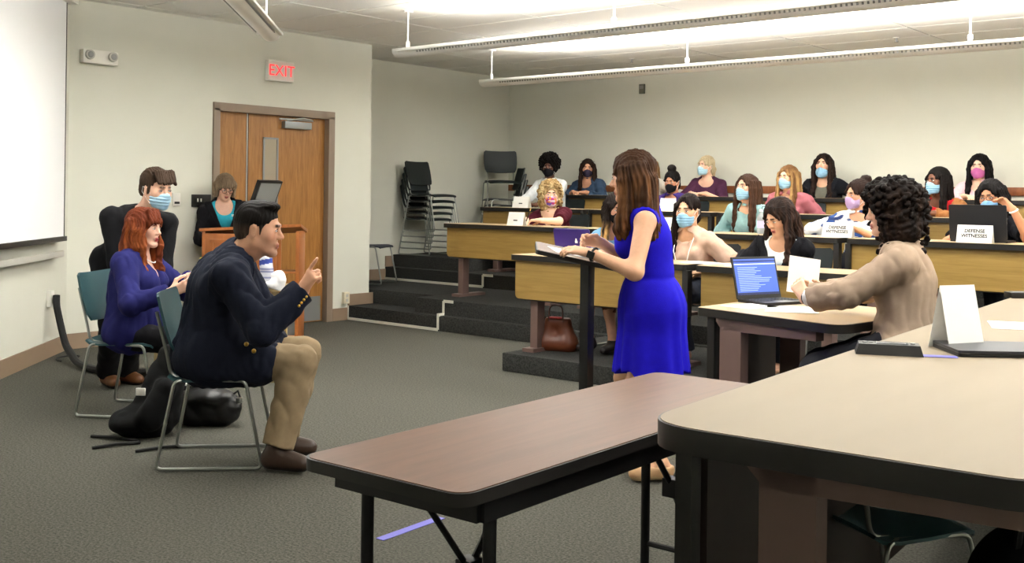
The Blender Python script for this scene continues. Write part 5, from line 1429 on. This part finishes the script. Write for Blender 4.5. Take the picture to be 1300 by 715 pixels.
F = Field(.006); F.cap((0, 0, .02), (0, 0, .20), .05, .046, .01, flat=((0, 1, 0), 1.5)); F.clip(lambda x, y, z: z - .235 + .02 * np.sin(x * 90) + 0 * y); F.clip(lambda x, y, z: -z + 0 * x + 0 * y)
F.warp(lambda x, y, z: .004 * vnoise((x, y, z), 70, 2))
dyed('bag_body', F.grow(), 'd8d9e2', MC, b, (0, 0, 0), [(lambda P: ((np.abs(P[:, 2] - .185 - .2 * P[:, 0]) < .018)).astype(float), '3c4a94'), (lambda P: ((np.abs(P[:, 2] - .135) < .006) | (np.abs(P[:, 2] - .115) < .005) | (np.abs(P[:, 2] - .075) < .006)).astype(float) * .8, '6a70a4')])
F = Field(.007); F.ell((0, 0, .05), (.055, .03, .085), None, .02); F.ell((-.03, 0, .02), (.05, .035, .03), None, .02); F.clip(lambda x, y, z: -z + 0 * x + 0 * y); F.warp(lambda x, y, z: .008 * (.4 - np.abs(vnoise((x, y, z), 60, 4))))
o = dyed('crumpled_tissue', F.grow(), 'e9e9ec', MC, None, (0, 0, 0)); o.location = on_table(350, 7.42); o.rotation_euler = (0, R(14), R(40)); tag(o, 'crumpled white tissue beside the white bag with blue lettering', 'tissue')

# ------------------------------------------------------------------ bags on the floor
def bag(name, label, loc, build, col, mat_=None, cat='bag'):
    t = thing(name, label, cat, loc); F = build(); dyed('bag_body', F.grow(), col, mat_ or MC, t, (0, 0, 0)); return t
M['strap'] = plain('black_webbing', '131313', .8)
def bp():
    F = Field(.009)
    a, b_ = Vector((0, 0, .12)), RT * .09 + FW * .05 + UP * .42
    F.cap(tuple(a), tuple(b_), .135, .085, .03, flat=(tuple(FW), 1.15)); F.ell(tuple(-RT * .09 - FW * .04 + UP * .08), (.14, .14, .08), None, .05)
    F.cap(tuple(RT * .02 - FW * .13 + UP * .12), tuple(RT * .08 - FW * .08 + UP * .27), .075, .06, .02); F.cap(tuple(b_ - UP * .06), tuple(b_ + RT * .03 + UP * .03), .08, .05, .03)
    F.clip(lambda x, y, z: -z + 0 * x + 0 * y); F.warp(lambda x, y, z: .007 * (.5 - np.abs(vnoise((x, y, z), 42, 8)))); return F
loc = at(196, 552, Z=0)
t = bag('backpack', 'slumped black backpack with a small white patch between the two front chairs', loc, bp, '121213')
MB().box(tuple(-RT * .015 - FW * .185 + UP * .27), (.05, .012, .04), Matrix.Rotation(R(40), 3, 'Z'), .004).build('white_patch', M['paper'], t)
for a, b_ in (((116, 553), (176, 559)), ((117, 568), (178, 561)), ((172, 572), (238, 565))):
    p, q2 = at(*a, Z=.012) - loc, at(*b_, Z=.012) - loc; p.z = q2.z = .008
    MB().tube([p, (p + q2) / 2 + UP * .006, q2], .009, 6).build('strap', M['strap'], t)
def hb():
    F = Field(.008); F.cap(tuple(-RT * .09 + UP * .10), tuple(RT * .09 + UP * .10), .105, .10, .03, flat=(tuple(FW), 1.1)); F.ell((0, 0, .17), (.15, .12, .06), None, .03)
    F.clip(lambda x, y, z: -z + 0 * x + 0 * y); F.warp(lambda x, y, z: .005 * (.5 - np.abs(vnoise((x, y, z), 45, 5)))); return F
loc = at(264, 540, Z=0)
t = bag('shoulder_bag', 'black leather shoulder bag on the carpet under the pointing man', loc, hb, '0f0f10', ML)
MB().tube([tuple(Vector(p)) for p in (RT * .12 + UP * .16, RT * .17 + UP * .20, RT * .19 + UP * .14, RT * .17 + UP * .07)], .008, 6).build('handle', M['strap'], t)
MB().cyl(tuple(RT * .19 - FW * .05 + UP * .14), tuple(RT * .19 - FW * .05 + UP * .17), .018, 10).build('buckle', M['chrome'], t)
MB().box(tuple(-RT * .10 + UP * .235), (.09, .05, .012), Matrix.Rotation(R(35), 3, 'Z')).build('white_tag', M['paper'], t)
def tote():
    F = Field(.009)
    F.cap((-.08, 0, .06), (.08, 0, .06), .085, .085, .02); F.cap((-.05, 0, .22), (.05, 0, .22), .055, .055, .05); F.cap((-.08, 0, .06), (-.05, 0, .22), .08, .05, .02); F.cap((.08, 0, .06), (.05, 0, .22), .08, .05, .02)
    F.clip(lambda x, y, z: -z + 0 * x + 0 * y); F.clip(lambda x, y, z: z - .255 + 0 * x + 0 * y); return F
loc = at(708, 445, Z=TZ[1]); loc.z = TZ[1]
t = bag('handbag', 'brown leather handbag standing under the front row desk', loc, tote, '5a2c18', ML)
t.rotation_euler = (0, 0, R(20))
MB().tube(arc([(-.06, -.06, .23), (-.05, -.06, .36), (.05, -.06, .36), (.06, -.06, .23)], .05), .006, 6).build('handle', plain('brown_strap', '4a2416', .5), t)
MB().box((0, -.052, .262), (.10, .05, .012), None, .004).build('red_lining', plain('red_lining', '8e1c1c', .7), t)
def duf():
    F = Field(.012); F.cap((-.06, 0, .24), (.10, 0, .24), .19, .19, .03, flat=((0, 1, 0), 1.3)); F.ell((0, 0, .40), (.17, .14, .17), None, .05); F.clip(lambda x, y, z: -z + 0 * x + 0 * y); return F
loc = at(1318, 700, D=2.62); loc.z = 0
t = bag('duffel_bag', 'large rounded black bag under the pale desk at the bottom right', loc, duf, '0b0b0c')
t.rotation_euler = (0, 0, R(40))
MB().tube(arc([(-.08, -.06, .52), (-.07, -.06, .60), (.07, -.06, .60), (.08, -.06, .52)], .05), .01, 6).build('handle', M['strap'], t)

# ------------------------------------------------------------------ cable from the outlet by the screen
e = thing('low_outlet', 'white outlet box on the diagonal wall below the marker tray', 'outlet', (-8.335, 4.195, .47), R(45))
MB().span((.0, -.04, -.065), (.035, .04, .065), .005).build('box', M['white'], e); MB().box((.037, 0, -.02), (.004, .03, .035)).build('socket', M['lightgrey'], e)
pts = [(-8.27, 4.23, .50), (-8.25, 4.22, .42), (-8.22, 4.24, .27), (-8.12, 4.23, .12)] + [tuple(at(x, y, Z=.03)) for x, y in ((99, 463), (118, 469), (140, 472), (170, 473), (205, 473), (232, 472))]
tag(MB().tube(arc(pts, .15, 5), .028, 8).build('cable_sleeve', M['strap'], None), 'thick black cable sleeve running from the low outlet along the carpet', 'cable')
cp = at(82, 452, Z=.008)
tag(MB().tube([(cp.x + .10 * cos(a) + .25 * a / 6, cp.y + .10 * sin(a) - .1 * a / 9, .008) for a in np.linspace(0, 5, 24)], .006, 6).build('loose_cord', M['strap'], None), 'thin black cord curled on the carpet by the baseboard', 'cord')
tp = [at(482, 685, Z=.002), at(560, 657, Z=.002)]
d = (tp[1] - tp[0]); d.z = 0
tag(MB().box(tuple((tp[0] + tp[1]) / 2), (d.length, .042, .002), Matrix.Rotation(math.atan2(d.y, d.x), 3, 'Z')).build('floor_tape', M['bluetape'], None), 'strip of blue tape on the carpet under the folding table', 'tape')

# ------------------------------------------------------------------ things on the big pale desk
ZD = .842
def tent(name, label, p, rz, w, h, dpt, lines=(), size=.03, group=None):
    """Folded card standing like a tent; its front faces local -Y."""
    t = thing(name, label, 'card', p, rz, group)
    a = math.atan2(dpt / 2, h); s_ = (h * h + dpt * dpt / 4) ** .5
    for sd in (-1, 1):
        m = MB().add([(-w / 2, sd * dpt / 2, 0), (w / 2, sd * dpt / 2, 0), (w / 2, 0, h), (-w / 2, 0, h), (-w / 2, sd * (dpt / 2 - .0015), 0), (w / 2, sd * (dpt / 2 - .0015), 0), (w / 2, 0, h - .003), (-w / 2, 0, h - .003)],
                     [(0, 1, 2, 3), (7, 6, 5, 4), (0, 4, 5, 1), (2, 6, 7, 3), (1, 5, 6, 2), (0, 3, 7, 4)])
        if sd > 0: m.f = [f[::-1] for f in m.f]
        fl = m.build('card_face', M['paper'], t, 0)
    for txt, zf, sz in lines:
        c = Vector((0, -dpt / 2 * (1 - zf) - .0012, h * zf))
        text_mesh('lettering', txt, sz, M['ink'], t, frame((1, 0, 0), (0, sin(a), cos(a)), (0, -cos(a), sin(a)), c), .0004, bold=sz * .03)
    return t
k1 = at(1214, 441, Z=ZD)
tent('tent_card', 'tall blank white folded card standing on the pale desk', k1, R(62), .155, .215, .10)
kp = thing('desk_device', 'small black device with buttons on the pale desk', 'device', at(1128, 449, Z=ZD), R(24))
m = MB(); m.add([(-.105, -.05, 0), (.105, -.05, 0), (.105, .05, 0), (-.105, .05, 0), (-.095, -.04, .034), (.095, -.04, .034), (.095, .04, .034), (-.095, .04, .034)], [(3, 2, 1, 0), (4, 5, 6, 7), (0, 1, 5, 4), (1, 2, 6, 5), (2, 3, 7, 6), (3, 0, 4, 7)])
m.build('case', M['black'], kp, 0)
MB().box((.01, 0, .035), (.10, .045, .004), None, .001).build('display', plain('device_grey', '55585c', .25), kp)
for x in (-.075, -.055, .075): MB().cyl((x, 0, .034), (x, 0, .038), .008, 10).build('button', M['grey'], kp)
lc = at(1262, 449, Z=ZD)
lp = thing('closed_laptop', 'closed dark laptop lying on the pale desk at the right edge of the frame', 'laptop', lc, R(38))
MB().prism(rrect(.36, .25, .012, 4, .03, .03), 0, .012).build('base', M['black'], lp); MB().prism(rrect(.36, .25, .012, 4, .03, .03), .013, .021).build('lid', plain('slate_lid', '3a3c44', .35, .3), lp)
MB().span((-.13, -.097, .003), (.18, -.0945, .009)).build('port_edge', M['ink'], lp)
rp = at(1292, 414, Z=ZD)
t = thing('printed_sheet', 'white sheet with red print lying on the pale desk', 'paper', rp, R(20))
MB().box((0, 0, .001), (.21, .28, .0015)).build('sheet', M['paper'], t)
for i in range(3): MB().box((-.02, .05 - i * .03, .0022), (.12, .008, .0006)).build('red_line', plain('red_ink', 'b8525a', .7), t)
t = thing('small_black_case', 'small black case at the far end of the pale desk', 'case', at(1296, 378, Z=ZD), R(40))
MB().box((0, 0, .015), (.14, .09, .03), None, .006).build('case', M['black'], t); MB().box((0, 0, .031), (.10, .05, .002)).build('lid', plain('grey_lid', '55585c', .4), t)
tq = at(1182, 452, Z=ZD + .001)
tag(MB().box((0, 0, 0), (.16, .045, .0015)).build('desk_tape', M['bluetape'], None, loc=tq, rotz=R(26)), 'strip of blue tape across the pale desk beside the device', 'tape')

# ------------------------------------------------------------------ things on the side desk
hx = Vector((-2.952, 5.80, .7415))
lt = thing('open_laptop', 'open dark laptop with a lit blue page on its screen on the side desk', 'laptop', hx, R(-20))
MB().prism(rrect(.25, .345, .012, 4, .125, 0), 0, .016).build('keyboard_base', M['black'], lt)
ky = MB()
for i in range(5):
    for j in range(12): ky.box((.05 + i * .026, -.145 + j * .0264, .0172), (.019, .021, .003))
kb = ky.build('key_rows', plain('key_grey', '2a2b2e', .5), lt, 0); kb['kind'] = 'stuff'
MB().span((.165, -.05, .0162), (.235, .05, .0172)).build('trackpad', M['grey'], lt)
tl = R(14); e1, e2, e3 = Vector((0, 1, 0)), Vector((-sin(tl), 0, cos(tl))), Vector((cos(tl), 0, sin(tl)))
LTm = frame(e1, e2, e3, (0, 0, .014))
def sc_box(c, d, nm, mt, par, bev=0):
    m = MB().box(c, d, None, bev); m.v = [tuple(LTm @ Vector(v)) for v in m.v]; return m.build(nm, mt, par, 0)
ld_ = sc_box((0, .125, 0), (.345, .25, .009), 'screen_lid', M['black'], lt, .003)
sc_box((0, .130, .0052), (.322, .212, .001), 'display', emit('laptop_blue', '3f5cb4', .75), ld_)
sc_box((0, .222, .006), (.322, .010, .0006), 'page_bar', emit('laptop_navy', '20306c', .6), ld_); sc_box((0, .205, .006), (.322, .006, .0006), 'page_bar', emit('laptop_pale', 'a9b8e6', .8), ld_)
rnd = random.Random(4); tx = MB()
for i in range(14):
    w_ = rnd.uniform(.12, .27); tx.box((-.14 + w_ / 2, .185 - i * .0105, .006), (w_, .0035, .0006))
tx.v = [tuple(LTm @ Vector(v)) for v in tx.v]; tl_ = tx.build('page_text', emit('laptop_text', '8fa6e2', .8), ld_, 0); tl_['kind'] = 'stuff'
sc_box((0, .030, .006), (.322, .012, .0006), 'task_bar', emit('task_bar', '1a2350', .5), ld_)
def sheet(px, py, z, rz, label, w=.216, h=.279, group=None, mt='paper', name='paper_sheet', n=1, pos=None):
    m = MB()
    for i in range(n): m.box((.012 * i, -.009 * i, .001 + .0015 * i), (w, h, .0012), Matrix.Rotation(.10 * i, 3, 'Z'))
    return tag(m.build(name, M[mt], None, loc=pos or at(px, py, Z=z), rotz=rz), label, 'paper', group)
sheet(954, 389, .743, R(-12), 'white sheet on the near left corner of the side desk')
sheet(1006, 393, .743, R(24), 'open white pages under the hands of the woman in the tan blazer', .28, .34, n=1, name='open_pages')
o = MB().box((0, 0, .10), (.17, .002, .20)).build('held_paper', M['paper'], None, loc=at(1018, 373, D=5.82), rotz=R(28)); o.rotation_euler = (R(-12), R(8), R(40)); tag(o, 'upright white paper held above the side desk by the woman in tan', 'paper')

# ------------------------------------------------------------------ things on the tier desks
ZT = {k: TZ[k] + .747 for k in TZ}
def on(px, row, dy):
    p = at(px, 290, Y=YT[row] + dy); p.z = ZT[row]; return p
tent('name_card', 'white tent card with black lettering leaning on the black laptop', on(1238, 2, .09), R(0), .245, .125, .07, (('DEFENSE', .66, .036), ('WITNESSES', .38, .036)), group='witness cards')
tent('name_card', 'white tent card with black lettering in front of the shirt with navy flowers', on(1064, 2, .14), R(0), .245, .115, .07, (('DEFENSE', .66, .036), ('WITNESSES', .38, .036)), group='witness cards')
GC = 'white name cards on the desks'
def small_card(px, row, dy, w, h, label, mark=True):
    t = tent('name_card', label, on(px, row, dy), 0, w, h, .07, group=GC)
    if mark: MB().box((0, -.022, h * .38), (.05, .002, .012)).build('printed_mark', M['ink'], t)
small_card(656, 2, .10, .20, .13, 'white name card beside the hand of the woman writing with blond curls')
small_card(662, 3, .10, .23, .125, 'white name card in front of the person with the dark afro')
small_card(848, 3, .10, .18, .13, 'white name card in front of the woman with the top bun', False)
small_card(850, 2, .10, .20, .12, 'white name card behind the woman in the peach blouse', False)
pen = thing('pen', 'gold and black pen upright in the fist of the woman with blond curls', 'pen', at(668, 281, Z=ZT[2] + .045))
MB().cyl((0, 0, 0), (.02, .03, .10), .006, 8).build('barrel', M['ink'], pen); MB().cyl((.02, .03, .10), (.025, .0375, .125), .005, 8).build('cap', plain('gold_tip', 'c9a24c', .3, .8), pen)

def lap_back(label, p, rz, w, h, tilt, mt, logo=None):
    """Open laptop seen from behind; its lid back faces local -Y."""
    t = thing('laptop_computer', label, 'laptop', p, rz)
    MB().prism(rrect(w, .22, .01, 4, 0, .11), 0, .014).build('keyboard_base', M['black'], t)
    T = frame((1, 0, 0), (0, -sin(tilt), cos(tilt)), (0, -cos(tilt), -sin(tilt)), (0, .0, .014))
    m = MB(); m.prism(rrect(w, h, .012, 4, 0, h / 2), -.004, .004); m.v = [tuple(T @ Vector(v)) for v in m.v]; l = m.build('lid', mt, t)
    if logo:
        for (c, d) in logo:
            m = MB().box((c[0], c[1], .0045), (d[0], d[1], .001)); m.v = [tuple(T @ Vector(v)) for v in m.v]; m.build('lid_mark', M['paper'], l, 0)
    m = MB().span((-w / 2 + .01, .012, -.0052), (w / 2 - .01, h - .012, -.0042)); m.v = [tuple(T @ Vector(v)) for v in m.v]; m.build('display', emit('dim_display', '6a7080', .4), l, 0)
    return t
lap_back('open purple laptop with a small white mark on its lid, front row', on(729, 1, .20), R(8), .31, .20, R(14), plain('purple_lid', '3d2a78', .35), [((.035, .10), (.022, .02)), ((.035, .118), (.012, .016))])
lap_back('open black laptop with a white witness card against its lid', on(1242, 2, .16), 0, .40, .26, R(8), plain('black_lid', '1c1c1f', .4))
sheet(715, 319, ZT[1] + .001, R(10), 'white sheet on the front row desk left of the purple laptop', pos=on(712, 1, .24))
sheet(893, 326, ZT[1] + .001, R(80), 'white sheet on the desk before the woman in the peach blouse', pos=on(893, 1, .26))
sheet(948, 326, ZT[1] + .001, R(15), 'white papers under the hand of the woman in black blazer', n=2, pos=on(946, 1, .26))
bt = thing('water_bottle', 'clear bottle with a lavender label beside the pale teal sweater', 'bottle', on(966, 2, .22))
prf = [(.0, 0), (.030, .002), (.032, .02), (.032, .13), (.026, .155), (.013, .175), (.013, .19)]
def lathe(prf, n=14):
    m = MB(); vs = [(r * cos(2 * pi * k / n), r * sin(2 * pi * k / n), z) for r, z in prf for k in range(n)]
    return m.add(vs, [(i * n + k, i * n + (k + 1) % n, (i + 1) * n + (k + 1) % n, (i + 1) * n + k) for i in range(len(prf) - 1) for k in range(n)])
gm, gnt, gb = new_mat('clear_plastic'); gb.inputs['Base Color'].default_value = (.9, .93, .97, 1); gb.inputs['Roughness'].default_value = .1; gb.inputs['Transmission Weight'].default_value = .7; gb.inputs['IOR'].default_value = 1.3
lathe(prf).build('bottle_body', gm, bt); lathe([(.0325, .05), (.0325, .11)]).build('label_band', plain('lavender_label', 'b4aed2', .5), bt); MB().cyl((0, 0, .188), (0, 0, .208), .015, 12).build('cap', M['white'], bt)

# ------------------------------------------------------------------ spare chairs
def stack(n, p, rz, base, where, dz=.072, dx=.018, grp=None):
    nm = ['bottom', 'second', 'third', 'fourth', 'fifth', 'sixth']
    for i in range(n):
        q = Vector(p) + fwd(rz) * dx * i + UP * dz * i
        chair('tealdark', q, R(rz), '%s chair %s%s' % (nm[i] if i < n - 1 else 'topmost', 'up ' if 0 < i < n - 1 else '', where), grp)
tier('riser_platform', [((XA, 9.13, .3), (-8.35, 10.32, .60))], 'raised landing against the alcove wall under the stacked chairs')
stack(5, (-9.20, 9.37, .602), 4, 0, 'in the stack left of the second row desk', grp='stacked chairs left of the second row')
stack(4, (-9.02, 10.62, .612), 232, 0, 'in the stack by the back corner behind the third row', .078, grp='stacked chairs in the back corner')
chair('tealdark', (-9.05, 10.60, .612 + .46), R(-40), 'dark chair set crosswise on top of the back corner stack')
chair('tealdark', (-9.22, 8.45, .302), R(25), 'single dark chair with a navy seat behind the wall corner', navy='navyseat')
o = chair('teal', (-1.22, 3.22, 0), R(62), 'low teal chair tucked under the pale desk behind its brown leg'); o.scale = (.88, .88, .88)
p = at(1296, 372, D=6.4); chair('teal', (p.x + .1, p.y, 0), R(195), 'teal chair at the far end of the pale desk by the right frame edge')
